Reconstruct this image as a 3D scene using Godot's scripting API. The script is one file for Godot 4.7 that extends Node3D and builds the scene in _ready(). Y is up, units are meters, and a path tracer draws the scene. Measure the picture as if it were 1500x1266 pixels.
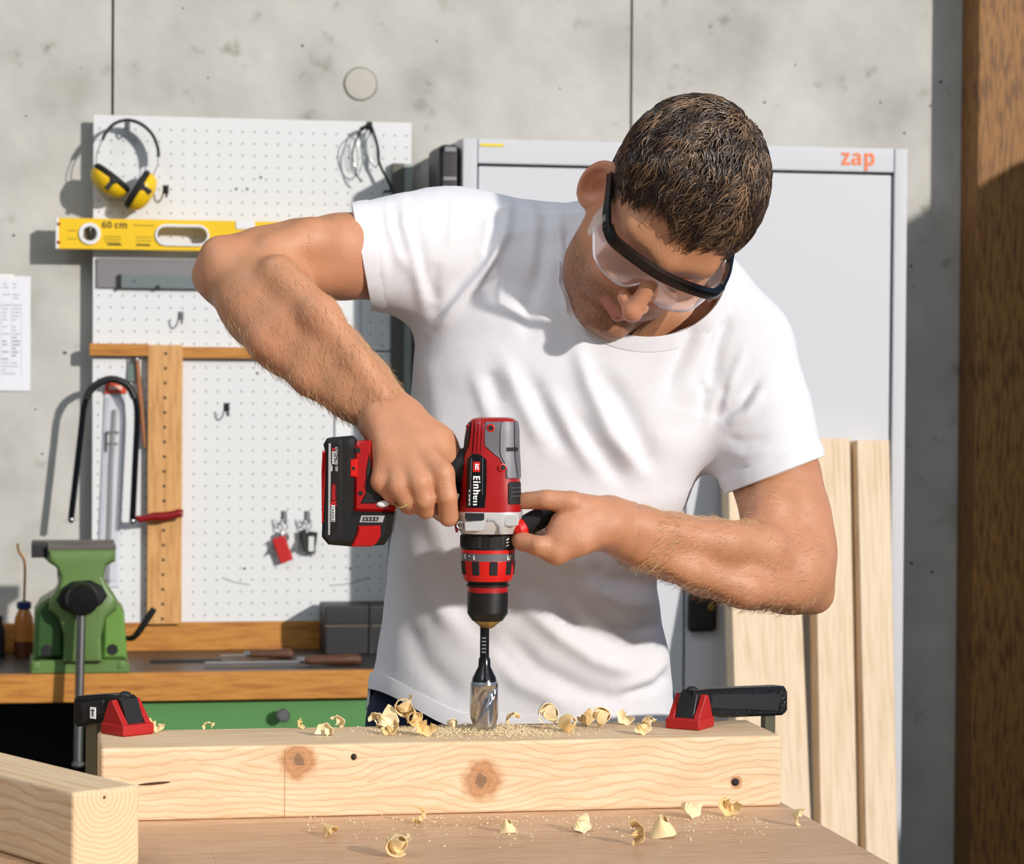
extends Node3D

const FPX := 3800.0
var cam_xf: Transform3D
var fonts := {}
var M := {}
var rng := RandomNumberGenerator.new()
var BENCH_Y := 0.93
var ZW := -5.60      # face of the concrete wall
var ZB := -5.56      # face of the pegboard
var ZC := -5.30      # front of the steel cabinet
var ZF := -5.13      # front edge of the rear workbench
var beam_z := -2.6
var beam_d := 0.13   # depth of the drilled beam

func _ready():
	# ---- camera, sky, sun, area lights, exposure
	var cam := Camera3D.new(); cam.name = "camera"
	cam.position = Vector3(0, 1.37, 0)
	cam.rotation_degrees = Vector3(-1.1, -10.5, 0.4)
	var at := CameraAttributesPhysical.new()
	at.frustum_focal_length = FPX * 24.0 / 1266.0
	at.frustum_focus_distance = 2.74
	at.exposure_aperture = 11.0
	cam.attributes = at
	cam.fov = rad_to_deg(2.0 * atan(633.0 / FPX))
	add_child(cam)
	cam_xf = cam.transform
	var we := WorldEnvironment.new(); we.name = "environment"
	var env := Environment.new()
	env.background_mode = Environment.BG_SKY
	var sky := Sky.new(); var sm := ProceduralSkyMaterial.new()
	sm.sky_top_color = Color(0.55, 0.68, 0.86); sm.sky_horizon_color = Color(0.86, 0.89, 0.93)
	sm.ground_bottom_color = Color(0.42, 0.41, 0.39); sm.ground_horizon_color = Color(0.7, 0.7, 0.69)
	sky.sky_material = sm; env.sky = sky
	env.background_energy_multiplier = 1.6
	env.tonemap_mode = Environment.TONE_MAPPER_LINEAR
	env.tonemap_exposure = 0.43
	env.sdfgi_enabled = true; env.ssao_enabled = true; env.ssil_enabled = true
	we.environment = env; add_child(we)
	var sun := DirectionalLight3D.new(); sun.name = "sun"
	var toward := cam_xf.basis * Vector3(-0.86, -0.37, -0.9)
	sun.basis = Basis.looking_at(toward.normalized(), Vector3.UP)
	sun.light_energy = 2.65; sun.light_color = Color(1.0, 0.97, 0.935)
	sun.light_angular_distance = 1.6; sun.shadow_enabled = true
	add_child(sun)
	fill_panels()
	materials()
	# ---- setting, then things
	build_room()
	build_board()
	build_wall_tools()
	build_rear_bench()
	build_cabinet()
	build_planks()
	build_front_bench()
	build_drill()
	build_clamps()
	build_shavings()
	build_person()

func fill_panels():
	# four unseen fill panels, added under the ceiling to brighten the shade
	var spots := [Vector3(-1.7, 4.33, -2.2), Vector3(1.7, 4.33, -2.2), Vector3(-1.7, 4.33, 0.9), Vector3(1.7, 4.33, 0.9)]
	for i in 4:
		var t := thing("added_ceiling_light", ["added white fill panel under the ceiling above the pegboard side", "added white fill panel under the ceiling above the cabinet side", "added white fill panel under the ceiling, behind the viewer at left", "added white fill panel under the ceiling, behind the viewer at right"][i], "ceiling light", spots[i], "added fill panels under the ceiling")
		part("frame", sbox(Vector3(1.3, 0.06, 1.3), 0.01, Vector3(0, 0.035, 0)), mat(Color(0.85, 0.85, 0.86), 0.5), t)
		var gm := mat(Color(0.95, 0.95, 0.95), 0.5)
		gm.emission_enabled = true; gm.emission = Color(1, 0.98, 0.96); gm.emission_energy_multiplier = 1.0
		part("fill_diffuser", sbox(Vector3(1.2, 0.02, 1.2), 0.004, Vector3.ZERO), gm, t)
		var l := AreaLight3D.new(); l.name = "fill_light"
		l.area_size = Vector2(1.2, 1.2); l.light_energy = [8.5, 3.5, 12.0, 5.0][i]
		l.light_color = Color(0.93, 0.965, 1.0); l.shadow_enabled = true;
		l.position = Vector3(0, -0.02, 0); l.rotation_degrees.x = -90
		t.add_child(l, true)

# ---------------------------------------------------------------- pixels to places
func W(px: float, py: float, d: float) -> Vector3:
	return cam_xf * Vector3((px - 750.0) / FPX * d, -(py - 633.0) / FPX * d, -d)

func onz(px: float, py: float, z: float) -> Vector3:
	var r := cam_xf.basis * Vector3((px - 750.0) / FPX, -(py - 633.0) / FPX, -1.0)
	return cam_xf.origin + r * ((z - cam_xf.origin.z) / r.z)

func ony(px: float, py: float, y: float) -> Vector3:
	var r := cam_xf.basis * Vector3((px - 750.0) / FPX, -(py - 633.0) / FPX, -1.0)
	return cam_xf.origin + r * ((y - cam_xf.origin.y) / r.y)

func proj(p: Vector3) -> Vector3:
	var q := cam_xf.affine_inverse() * p
	return Vector3(750.0 + FPX * q.x / -q.z, 633.0 - FPX * q.y / -q.z, -q.z)

# ---------------------------------------------------------------- scene tree
func numbered(called: String, parent: Node = self) -> String:
	if not parent.has_node(called): return called
	var i := 1
	while parent.has_node("%s_%03d" % [called, i]): i += 1
	return "%s_%03d" % [called, i]

func tag(o: Node, label: String, category: String, group := "", kind := ""):
	if label: o.set_meta("label", label)
	if category: o.set_meta("category", category)
	if group: o.set_meta("group", group)
	if kind: o.set_meta("kind", kind)

func thing(called: String, label: String, category: String, at := Vector3.ZERO, group := "", b := Basis.IDENTITY) -> Node3D:
	var o := Node3D.new(); o.name = numbered(called); add_child(o, true)
	o.transform = Transform3D(b, at)
	tag(o, label, category, group)
	return o

func inst(called: String, mesh: Mesh, m: Material, parent: Node = self) -> MeshInstance3D:
	var o := MeshInstance3D.new(); o.name = numbered(called, parent)
	o.mesh = mesh
	if m: o.material_override = m
	o.cast_shadow = GeometryInstance3D.SHADOW_CASTING_SETTING_ON
	parent.add_child(o, true)
	return o

func part(called: String, s: PackedVector3Array, m: Material, parent: Node = self, ang := 38.0) -> MeshInstance3D:
	return inst(called, soup_mesh(s, ang), m, parent)

# ---------------------------------------------------------------- materials
func mat(c: Color, rough := 0.6, metal := 0.0) -> StandardMaterial3D:
	var m := StandardMaterial3D.new()
	m.albedo_color = c; m.roughness = rough; m.metallic = metal
	return m

func noise_tex(freq: float, cols: Array, offs: Array, seed_ := 1, octaves := 4, size := 512, kind := FastNoiseLite.TYPE_SIMPLEX_SMOOTH, warp := 0.0) -> NoiseTexture2D:
	var n := FastNoiseLite.new(); n.noise_type = kind; n.frequency = freq; n.seed = seed_; n.fractal_octaves = octaves
	if warp > 0.0:
		n.domain_warp_enabled = true; n.domain_warp_amplitude = warp; n.domain_warp_frequency = freq
	var t := NoiseTexture2D.new(); t.width = size; t.height = size; t.seamless = true; t.noise = n; t.normalize = true
	if cols.size():
		var g := Gradient.new(); g.colors = PackedColorArray(cols); g.offsets = PackedFloat32Array(offs); t.color_ramp = g
	return t

func tri(m: StandardMaterial3D, scale: Vector3, world := true) -> StandardMaterial3D:
	m.uv1_triplanar = true; m.uv1_world_triplanar = world; m.uv1_scale = scale; m.uv1_triplanar_sharpness = 4.0
	return m

func wood(cols: Array, scale: Vector3, seed_ := 3, rough := 0.65, world := false) -> StandardMaterial3D:
	var m := mat(Color.WHITE, rough)
	var offs := []
	for i in cols.size(): offs.append(float(i) / (cols.size() - 1))
	m.albedo_texture = noise_tex(0.012, cols, offs, seed_, 5, 512, FastNoiseLite.TYPE_SIMPLEX_SMOOTH, 22.0)
	m.heightmap_enabled = true; m.heightmap_scale = 0.05; m.heightmap_texture = noise_tex(0.05, [], [], seed_ + 9, 3, 512)
	return tri(m, scale, world)

func materials():
	M.black = mat(Color(0.035, 0.036, 0.04), 0.5)
	M.rubber = mat(Color(0.06, 0.06, 0.065), 0.75)
	M.dark = mat(Color(0.10, 0.10, 0.11), 0.6)
	M.steel = mat(Color(0.62, 0.62, 0.63), 0.3, 0.9)
	M.chrome = mat(Color(0.78, 0.78, 0.8), 0.12, 1.0)
	M.white = mat(Color(0.86, 0.87, 0.88), 0.5)
	M.red = mat(Color(0.64, 0.045, 0.055), 0.36)
	M.yellow = mat(Color(0.90, 0.74, 0.06), 0.4)
	M.print = mat(Color(0.93, 0.93, 0.93), 0.5)
	M.ink = mat(Color(0.05, 0.05, 0.06), 0.7)
	M.pine = wood([Color(0.79, 0.65, 0.49), Color(0.86, 0.74, 0.58), Color(0.89, 0.79, 0.65), Color(0.83, 0.70, 0.53)], Vector3(0.7, 9.0, 9.0), 3)
	M.pine_up = wood([Color(0.80, 0.69, 0.55), Color(0.86, 0.77, 0.65), Color(0.89, 0.81, 0.70), Color(0.83, 0.73, 0.59)], Vector3(9.0, 0.6, 9.0), 7)
	M.bench = wood([Color(0.52, 0.36, 0.24), Color(0.62, 0.45, 0.31), Color(0.68, 0.51, 0.36), Color(0.57, 0.41, 0.28)], Vector3(1.6, 11.0, 14.0), 11, 0.5)
	M.oak = wood([Color(0.56, 0.34, 0.11), Color(0.68, 0.44, 0.16), Color(0.74, 0.51, 0.21), Color(0.63, 0.40, 0.14)], Vector3(1.2, 12.0, 12.0), 15, 0.5)
	M.oak_up = wood([Color(0.66, 0.46, 0.25), Color(0.76, 0.56, 0.33), Color(0.81, 0.62, 0.39), Color(0.72, 0.52, 0.30)], Vector3(12.0, 1.2, 12.0), 17, 0.55)
	M.post = wood([Color(0.28, 0.17, 0.07), Color(0.48, 0.32, 0.14), Color(0.60, 0.42, 0.20), Color(0.42, 0.27, 0.11)], Vector3(14.0, 1.6, 14.0), 19, 0.6)
	M.handle = wood([Color(0.22, 0.12, 0.06), Color(0.33, 0.19, 0.10), Color(0.40, 0.24, 0.13)], Vector3(4, 40, 40), 21, 0.4)
	M.green = mat(Color(0.37, 0.48, 0.26), 0.38)
	M.drawer = mat(Color(0.30, 0.51, 0.27), 0.5)
	var c := mat(Color.WHITE, 0.9)
	c.albedo_texture = noise_tex(0.006, [Color(0.66, 0.655, 0.63), Color(0.725, 0.72, 0.70), Color(0.755, 0.75, 0.73), Color(0.79, 0.785, 0.765)], [0, 0.35, 0.65, 1], 5, 6, 1024)
	c.detail_enabled = true; c.detail_blend_mode = BaseMaterial3D.BLEND_MODE_MUL
	c.detail_albedo = noise_tex(0.03, [Color(0.78, 0.78, 0.76), Color(0.97, 0.97, 0.97), Color(1, 1, 1)], [0.0, 0.22, 1], 8, 4, 512)
	c.heightmap_enabled = true; c.heightmap_scale = 0.25; c.heightmap_texture = noise_tex(0.03, [], [], 6, 5, 512)
	tri(c, Vector3(0.55, 0.55, 0.55))
	M.concrete = c

# ---------------------------------------------------------------- triangle soups (counter-clockwise seen from outside)
func fixed(s: PackedVector3Array) -> PackedVector3Array:
	var vol := 0.0
	for i in range(0, s.size(), 3): vol += s[i].dot(s[i + 1].cross(s[i + 2]))
	if vol < 0.0:
		for i in range(0, s.size(), 3):
			var t := s[i + 1]; s[i + 1] = s[i + 2]; s[i + 2] = t
	return s

func xf(s: PackedVector3Array, t: Transform3D) -> PackedVector3Array:
	var o := t * s
	if t.basis.determinant() < 0.0:
		for i in range(0, o.size(), 3):
			var k := o[i + 1]; o[i + 1] = o[i + 2]; o[i + 2] = k
	return o

func mv(s: PackedVector3Array, p: Vector3) -> PackedVector3Array:
	return Transform3D(Basis.IDENTITY, p) * s

func rot(s: PackedVector3Array, axis: Vector3, deg: float) -> PackedVector3Array:
	return Transform3D(Basis(axis.normalized(), deg_to_rad(deg)), Vector3.ZERO) * s

func cat(list: Array) -> PackedVector3Array:
	var o := PackedVector3Array()
	for s in list: o.append_array(s)
	return o

func soup_mesh(s: PackedVector3Array, ang := 38.0, uv := PackedVector2Array()) -> ArrayMesh:
	var nf := s.size() / 3
	var fnorm := PackedVector3Array(); fnorm.resize(nf)
	var area := PackedVector3Array(); area.resize(nf)
	var at := {}
	for f in nf:
		var cr := (s[f * 3 + 1] - s[f * 3]).cross(s[f * 3 + 2] - s[f * 3])
		area[f] = cr; fnorm[f] = cr.normalized()
		for k in 3:
			var key := Vector3i((s[f * 3 + k] * 40000.0).round())
			if at.has(key): at[key].append(f)
			else: at[key] = PackedInt32Array([f])
	var lim := cos(deg_to_rad(ang))
	var vs := PackedVector3Array(); var ns := PackedVector3Array(); var us := PackedVector2Array()
	vs.resize(nf * 3); ns.resize(nf * 3)
	if uv.size(): us.resize(nf * 3)
	for f in nf:
		for k in 3:
			var key := Vector3i((s[f * 3 + k] * 40000.0).round())
			var sum := Vector3.ZERO
			for g in at[key]:
				if fnorm[g].dot(fnorm[f]) > lim: sum += area[g]
			var j: int = f * 3 + [0, 2, 1][k]
			vs[j] = s[f * 3 + k]; ns[j] = sum.normalized() if sum.length_squared() > 0.0 else Vector3.UP
			if uv.size(): us[j] = uv[f * 3 + k]
	var a := []; a.resize(Mesh.ARRAY_MAX)
	a[Mesh.ARRAY_VERTEX] = vs; a[Mesh.ARRAY_NORMAL] = ns
	if uv.size(): a[Mesh.ARRAY_TEX_UV] = us
	var m := ArrayMesh.new(); m.add_surface_from_arrays(Mesh.PRIMITIVE_TRIANGLES, a)
	return m

func quad(o: PackedVector3Array, a: Vector3, b: Vector3, c: Vector3, d: Vector3):
	o.append(a); o.append(b); o.append(c); o.append(a); o.append(c); o.append(d)

# box with rounded edges: s rounding steps
func sbox(size: Vector3, r := 0.002, at := Vector3.ZERO, steps := 1) -> PackedVector3Array:
	var o := PackedVector3Array()
	var h := size / 2.0
	r = minf(r, minf(h.x, minf(h.y, h.z)) * 0.98)
	for ax in 3:
		var u := (ax + 1) % 3; var w := (ax + 2) % 3
		var cu := []; var cw := []
		for k in steps + 1:
			var e := r * tan(PI / 4.0 * (1.0 - float(k) / steps))
			cu.append(-(h[u] - r) - e); cw.append(-(h[w] - r) - e)
		for k in steps + 1:
			var e := r * tan(PI / 4.0 * float(k) / steps)
			cu.append((h[u] - r) + e); cw.append((h[w] - r) + e)
		for sgn in [-1.0, 1.0]:
			var g := []
			for i in cu.size():
				var row := PackedVector3Array()
				for j in cw.size():
					var p := Vector3.ZERO
					p[ax] = sgn * h[ax]; p[u] = cu[i]; p[w] = cw[j]
					var inner := p.clamp(-(h - Vector3(r, r, r)), h - Vector3(r, r, r))
					row.append(at + inner + (p - inner).normalized() * r)
				g.append(row)
			for i in cu.size() - 1:
				for j in cw.size() - 1:
					if sgn > 0: quad(o, g[i][j], g[i + 1][j], g[i + 1][j + 1], g[i][j + 1])
					else: quad(o, g[i][j], g[i][j + 1], g[i + 1][j + 1], g[i + 1][j])
	return o

# turned shape round y: profile of (radius, y)
func lathe(pr: Array, n := 24, sx := 1.0, sz := 1.0) -> PackedVector3Array:
	var rings := []
	for q in pr:
		var ring := PackedVector3Array()
		for k in n:
			var a := TAU * k / n
			ring.append(Vector3(cos(a) * q.x * sx, q.y, sin(a) * q.x * sz))
		rings.append(ring)
	return loft(rings)

# closed rings joined in order, ends capped
func loft(rings: Array, caps := true) -> PackedVector3Array:
	var o := PackedVector3Array()
	var n: int = rings[0].size()
	for i in rings.size() - 1:
		var a: PackedVector3Array = rings[i]; var b: PackedVector3Array = rings[i + 1]
		for k in n:
			var l := (k + 1) % n
			quad(o, a[k], b[k], b[l], a[l])
	if caps:
		for e in [0, rings.size() - 1]:
			var ring: PackedVector3Array = rings[e]
			var c := Vector3.ZERO
			for p in ring: c += p
			c /= n
			for k in n:
				var l := (k + 1) % n
				if e == 0: o.append_array([c, ring[k], ring[l]])
				else: o.append_array([c, ring[l], ring[k]])
	return fixed(o)

func tube(pts: Array, radii, n := 8, flat := 1.0) -> PackedVector3Array:
	var rings := []
	var nrm := Vector3.ZERO
	for i in pts.size():
		var t: Vector3 = (pts[mini(i + 1, pts.size() - 1)] - pts[maxi(i - 1, 0)]).normalized()
		if i == 0: nrm = t.cross(Vector3(0.13, 0.2, 1) if absf(t.z) < 0.9 else Vector3(0, 1, 0.1)).normalized()
		nrm = (nrm - t * nrm.dot(t)).normalized()
		var b := t.cross(nrm)
		var r: float = radii if not (radii is Array) else radii[i]
		var ring := PackedVector3Array()
		for k in n:
			var a := TAU * k / n
			ring.append(pts[i] + (nrm * cos(a) + b * sin(a) * flat) * r)
		rings.append(ring)
	return loft(rings)

func smooth_pts(pts: Array, per := 6) -> Array:
	var c := []
	for i in pts.size() - 1:
		var p0: Vector3 = pts[maxi(i - 1, 0)]; var p3: Vector3 = pts[mini(i + 2, pts.size() - 1)]
		for k in per:
			c.append((pts[i] as Vector3).cubic_interpolate(pts[i + 1], p0, p3, float(k) / per))
	c.append(pts[-1])
	return c

# polygon in xy given depth along z, with chamfered rims
func prism(poly: PackedVector2Array, z0: float, z1: float, bevel := 0.0) -> PackedVector3Array:
	if Geometry2D.is_polygon_clockwise(poly): poly.reverse()
	var n := poly.size()
	var inset := PackedVector2Array()
	for i in n:
		var a := (poly[i] - poly[(i + n - 1) % n]).normalized(); var b := (poly[(i + 1) % n] - poly[i]).normalized()
		var na := Vector2(-a.y, a.x); var nb := Vector2(-b.y, b.x)
		var m := (na + nb).normalized()
		inset.append(poly[i] + m * bevel / maxf(0.35, m.dot(na)))
	var o := PackedVector3Array()
	var rings := [[inset, z0], [poly, z0 + bevel], [poly, z1 - bevel], [inset, z1]] if bevel > 0.0 else [[poly, z0], [poly, z1]]
	for r in rings.size() - 1:
		for i in n:
			var j := (i + 1) % n
			var p: PackedVector2Array = rings[r][0]; var q: PackedVector2Array = rings[r + 1][0]
			var za: float = rings[r][1]; var zb: float = rings[r + 1][1]
			quad(o, Vector3(p[i].x, p[i].y, za), Vector3(p[j].x, p[j].y, za), Vector3(q[j].x, q[j].y, zb), Vector3(q[i].x, q[i].y, zb))
	var t := Geometry2D.triangulate_polygon(inset)
	for i in range(0, t.size(), 3):
		var a := inset[t[i]]; var b := inset[t[i + 1]]; var c := inset[t[i + 2]]
		if (b - a).cross(c - a) < 0.0: var k := b; b = c; c = k
		o.append_array([Vector3(a.x, a.y, z1), Vector3(b.x, b.y, z1), Vector3(c.x, c.y, z1), Vector3(a.x, a.y, z0), Vector3(c.x, c.y, z0), Vector3(b.x, b.y, z0)])
	return o

func poly(pts: Array) -> PackedVector2Array:
	var p := PackedVector2Array()
	for q in pts: p.append(q if q is Vector2 else Vector2(q[0], q[1]))
	return p

func disc(r: float, n := 16, sx := 1.0) -> PackedVector2Array:
	var p := PackedVector2Array()
	for k in n: p.append(Vector2(cos(TAU * k / n) * r * sx, sin(TAU * k / n) * r))
	return p

func ball(r: Vector3, at := Vector3.ZERO, n := 16) -> PackedVector3Array:
	var pr := []
	for i in n / 2 + 1:
		var a := PI * i / (n / 2)
		pr.append(Vector2(maxf(sin(a), 0.0005), -cos(a)))
	return xf(lathe(pr, n), Transform3D(Basis.from_scale(r), at))

func lettering(called: String, text: String, height: float, m: Material, parent: Node, t: Transform3D, fontname := "Droid Sans", weight := 700, depth := 0.0006) -> MeshInstance3D:
	var key := fontname + str(weight)
	if not fonts.has(key):
		var f := SystemFont.new(); f.font_names = PackedStringArray([fontname]); f.font_weight = weight; fonts[key] = f
	var tm := TextMesh.new(); tm.text = text; tm.font = fonts[key]; tm.font_size = 32; tm.pixel_size = height / 24.0; tm.depth = depth; tm.curve_step = 2.0
	var o := inst(called, tm, m, parent)
	o.transform = t
	return o

# ================================================================ the room
func struct(called: String, s: PackedVector3Array, m: Material, label: String, category: String) -> MeshInstance3D:
	var o := part(called, s, m)
	tag(o, label, category, "", "structure")
	return o

func span(a: Vector3, b: Vector3, r := 0.0) -> PackedVector3Array:
	var lo := Vector3(minf(a.x, b.x), minf(a.y, b.y), minf(a.z, b.z)); var hi := Vector3(maxf(a.x, b.x), maxf(a.y, b.y), maxf(a.z, b.z))
	return sbox(hi - lo, r if r > 0.0 else 0.0004, (lo + hi) / 2.0)

func build_room():
	var x0 := -2.6; var x1 := 2.8; var z1 := 2.6; var top := 4.4
	struct("floor", span(Vector3(x0 - 0.2, -0.15, ZW - 0.25), Vector3(x1 + 0.2, 0, z1 + 0.2)), tri(mat(Color(0.46, 0.45, 0.43), 0.8), Vector3.ONE), "grey workshop floor under the benches", "floor")
	struct("ceiling", span(Vector3(x0 - 0.2, top, ZW - 0.25), Vector3(x1 + 0.2, top + 0.15, z1 + 0.2)), mat(Color(0.8, 0.8, 0.79), 0.9), "pale ceiling above the workshop", "ceiling")
	struct("wall_left", span(Vector3(x0 - 0.2, 0, ZW - 0.25), Vector3(x0, top, z1 + 0.2)), mat(Color(0.80, 0.80, 0.79), 0.9), "plain pale wall on the left side of the workshop", "wall")
	struct("wall_front", span(Vector3(x0, 0, z1), Vector3(x1, top, z1 + 0.2)), mat(Color(0.80, 0.80, 0.79), 0.9), "plain pale wall behind the viewer", "wall")
	# unseen right wall; its wide window band is placed to let the sun in
	var wy0 := 0.95; var wy1 := 4.2; var wz0 := -5.05; var wz1 := 2.4
	struct("wall_right", cat([span(Vector3(x1, 0, ZW - 0.25), Vector3(x1 + 0.2, wy0, z1 + 0.2)), span(Vector3(x1, wy1, ZW - 0.25), Vector3(x1 + 0.2, top, z1 + 0.2)),
		span(Vector3(x1, wy0, ZW - 0.25), Vector3(x1 + 0.2, wy1, wz0)), span(Vector3(x1, wy0, wz1), Vector3(x1 + 0.2, wy1, z1 + 0.2))]), mat(Color(0.78, 0.78, 0.77), 0.9), "unseen pale right wall with a wide opening placed to let the sun in", "wall")
	var win := thing("window_1", "unseen wide window opening in the right wall, placed to let the sun in", "window", Vector3(x1 + 0.1, wy0, wz0)); win.set_meta("kind", "structure")
	var hh := wy1 - wy0; var ww := wz1 - wz0
	part("window_frame", cat([sbox(Vector3(0.08, 0.06, ww), 0.005, Vector3(0, 0.03, ww / 2)), sbox(Vector3(0.08, 0.06, ww), 0.005, Vector3(0, hh - 0.03, ww / 2)), sbox(Vector3(0.08, hh, 0.06), 0.005, Vector3(0, hh / 2, 0.03)), sbox(Vector3(0.08, hh, 0.06), 0.005, Vector3(0, hh / 2, ww - 0.03))]), mat(Color(0.7, 0.7, 0.72), 0.5), win)
	# back wall: cast concrete panels with joints between them
	var wall := thing("wall_back", "bare cast concrete back wall with vertical joints", "wall"); wall.set_meta("kind", "structure")
	part("wall_core", span(Vector3(x0 - 0.2, 0, ZW - 0.25), Vector3(x1 + 0.2, top, ZW - 0.014)), mat(Color(0.40, 0.37, 0.33), 0.95), wall)
	var xs := [x0, onz(165, 90, ZW).x, onz(925, 90, ZW).x, x1]
	for i in 3:
		part("concrete_panel", span(Vector3(xs[i] + 0.0025, 0.002, ZW - 0.02), Vector3(xs[i + 1] - 0.0025, top - 0.002, ZW), 0.0016), M.concrete, wall)
	var plug := onz(528, 123, ZW)
	part("tie_hole_plug", xf(lathe([Vector2(0.034, 0), Vector2(0.034, 0.003), Vector2(0.030, 0.005)], 32), Transform3D(Basis(Vector3.RIGHT, PI / 2), plug)), mat(Color(0.72, 0.71, 0.68), 0.95), wall)
	part("tie_hole_rim", xf(tube_ring(0.0345, 0.0022, 32), Transform3D(Basis(Vector3.RIGHT, PI / 2), plug + Vector3(0, 0, 0.001))), mat(Color(0.45, 0.44, 0.41), 0.95), wall)
	# blowholes in the concrete
	var bits := PackedVector3Array()
	for q in [[70, 68, 2], [118, 100, 1.5], [443, 67, 3], [305, 114, 2], [268, 12, 2], [52, 600, 2], [95, 517, 4], [62, 665, 2.5], [20, 345, 3], [1120, 150, 3], [1165, 95, 2], [1325, 195, 3], [1290, 150, 2.5], [1378, 120, 4], [1363, 155, 3], [1335, 825, 4], [1365, 838, 3.5], [640, 60, 2], [820, 130, 2], [1040, 40, 2], [38, 170, 2], [560, 35, 1.5], [1335, 390, 3], [1338, 420, 2], [1350, 700, 2]]:
		bits.append_array(mv(ball(Vector3(q[2] * 0.0012, q[2] * 0.0009, 0.0012)), onz(q[0], q[1], ZW)))
	var pits := part("blowholes", bits, mat(Color(0.36, 0.35, 0.32), 1.0), wall); pits.set_meta("kind", "stuff")
	# timber post at the right
	var pa := onz(1427, 700, -5.49); var pb := onz(1560, 700, -5.49)
	var post := part("wooden_post", mv(sbox(Vector3(pb.x - pa.x, top, 0.109), 0.006), Vector3((pa.x + pb.x) / 2, top / 2, -5.5445)), M.post)
	tag(post, "brown timber post standing at the right edge before the concrete wall", "post", "", "structure")

func tube_ring(R: float, r: float, n := 32, m := 8) -> PackedVector3Array:
	var o := PackedVector3Array()
	for i in n:
		for j in m:
			var p := []
			for q in [[i, j], [i + 1, j], [i + 1, j + 1], [i, j + 1]]:
				var a: float = TAU * q[0] / n; var b: float = TAU * q[1] / m
				p.append(Vector3(cos(a) * (R + r * cos(b)), r * sin(b), sin(a) * (R + r * cos(b))))
			quad(o, p[0], p[3], p[2], p[1])
	return fixed(o)

# ================================================================ pegboard
func build_board():
	var tl := onz(137, 168, ZB); var tr := onz(603, 180, ZB); var bl := onz(130, 913, ZB)
	var ym := onz(250, 512, ZB).y
	var b := thing("pegboard", "tall white perforated tool board on the concrete wall", "pegboard", Vector3(tl.x, bl.y, ZB))
	var w := tr.x - tl.x; var h1 := tl.y - bl.y; var hm := ym - bl.y
	var wm := mat(Color(0.84, 0.85, 0.86), 0.42)
	part("board_panel", span(Vector3(0, 0, -0.008), Vector3(w, hm - 0.0015, 0), 0.001), wm, b)
	part("board_panel", span(Vector3(0, hm + 0.0015, -0.008), Vector3(w, h1, 0), 0.001), wm, b)
	for x in [0.012, w - 0.03]:
		part("batten", span(Vector3(x, 0.02, -0.04), Vector3(x + 0.02, h1 - 0.02, -0.0085)), mat(Color(0.40, 0.44, 0.43), 0.7), b)
	var mm := MultiMesh.new(); mm.transform_format = MultiMesh.TRANSFORM_3D
	mm.mesh = soup_mesh(rot(lathe([Vector2(0.0021, -0.0002), Vector2(0.0021, 0.00025)], 8), Vector3.RIGHT, 90))
	var pit := 0.0252
	var nx := int((w - 0.02) / pit); var ny := int((h1 - 0.02) / pit)
	var ts := []
	for i in nx + 1:
		for j in ny + 1:
			ts.append(Transform3D(Basis.IDENTITY, Vector3(0.012 + i * pit, 0.014 + j * pit, 0)))
	mm.instance_count = ts.size()
	for i in ts.size(): mm.set_instance_transform(i, ts[i])
	var mi := MultiMeshInstance3D.new(); mi.name = "peg_holes"; mi.multimesh = mm; mi.material_override = mat(Color(0.50, 0.50, 0.52), 0.9)  # flat discs; the dark inside the holes is put into their colour
	mi.set_meta("kind", "stuff"); b.add_child(mi, true)
	# pencil marks on the board
	for q in [[[325, 846], [340, 852], [366, 857]], [[482, 858], [512, 855], [540, 846]]]:
		var pts := []
		for k in q: pts.append(onz(k[0], k[1], ZB) - b.position)
		part("pencil_mark", tube(smooth_pts(pts, 4), 0.0011, 6), mat(Color(0.55, 0.54, 0.53), 0.9), b)
	for q in [[382, 260], [362, 277], [346, 277], [562, 547], [377, 547], [358, 833], [513, 833]]:
		part("screw_head", mv(rot(lathe([Vector2(0.003, 0), Vector2(0.0022, 0.0012)], 10), Vector3.RIGHT, 90), onz(q[0], q[1], ZB) - b.position), M.ink, b)
	# wooden tool rail: crossbar and upright
	var r := thing("wooden_rail", "light brown wooden crossbar and drilled upright screwed on pegboard", "wooden rail", onz(241, 913, ZB))
	var o := r.position
	part("crossbar", span(onz(131, 503, ZB + 0.02) - o, onz(216.5, 522, ZB) - o, 0.002), M.oak, r)
	part("crossbar", span(onz(266, 508, ZB + 0.02) - o, onz(410, 526, ZB) - o, 0.002), M.oak, r)
	part("upright", span(onz(217, 505, ZB + 0.022) - o, onz(265, 913, ZB) - o, 0.002), M.oak_up, r)
	for k in 19:
		part("drilled_hole", mv(rot(lathe([Vector2(0.0033, -0.0005), Vector2(0.0033, 0.0004)], 10), Vector3.RIGHT, 90), onz(242.5 - k * 0.25, 518 + k * 21.6, ZB + 0.022) - o), M.ink, r)

func hook(px: float, py: float, label: String, dark := true, group := ""):
	var p := onz(px, py, ZB)
	var t := thing("peg_hook", label, "hook", p, group)
	var m: Material = M.dark if dark else M.steel
	part("hook_wire", tube(smooth_pts([Vector3(0, 0.012, 0.0), Vector3(0, 0.012, 0.006), Vector3(0, -0.004, 0.012), Vector3(0, -0.010, 0.026), Vector3(0.0, 0.0, 0.036), Vector3(0.0, 0.012, 0.038)], 4), 0.0019, 6), m, t)
	part("hook_plate", mv(sbox(Vector3(0.012, 0.018, 0.002), 0.0008), Vector3(0, 0.008, 0.0012)), m, t)

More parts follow.
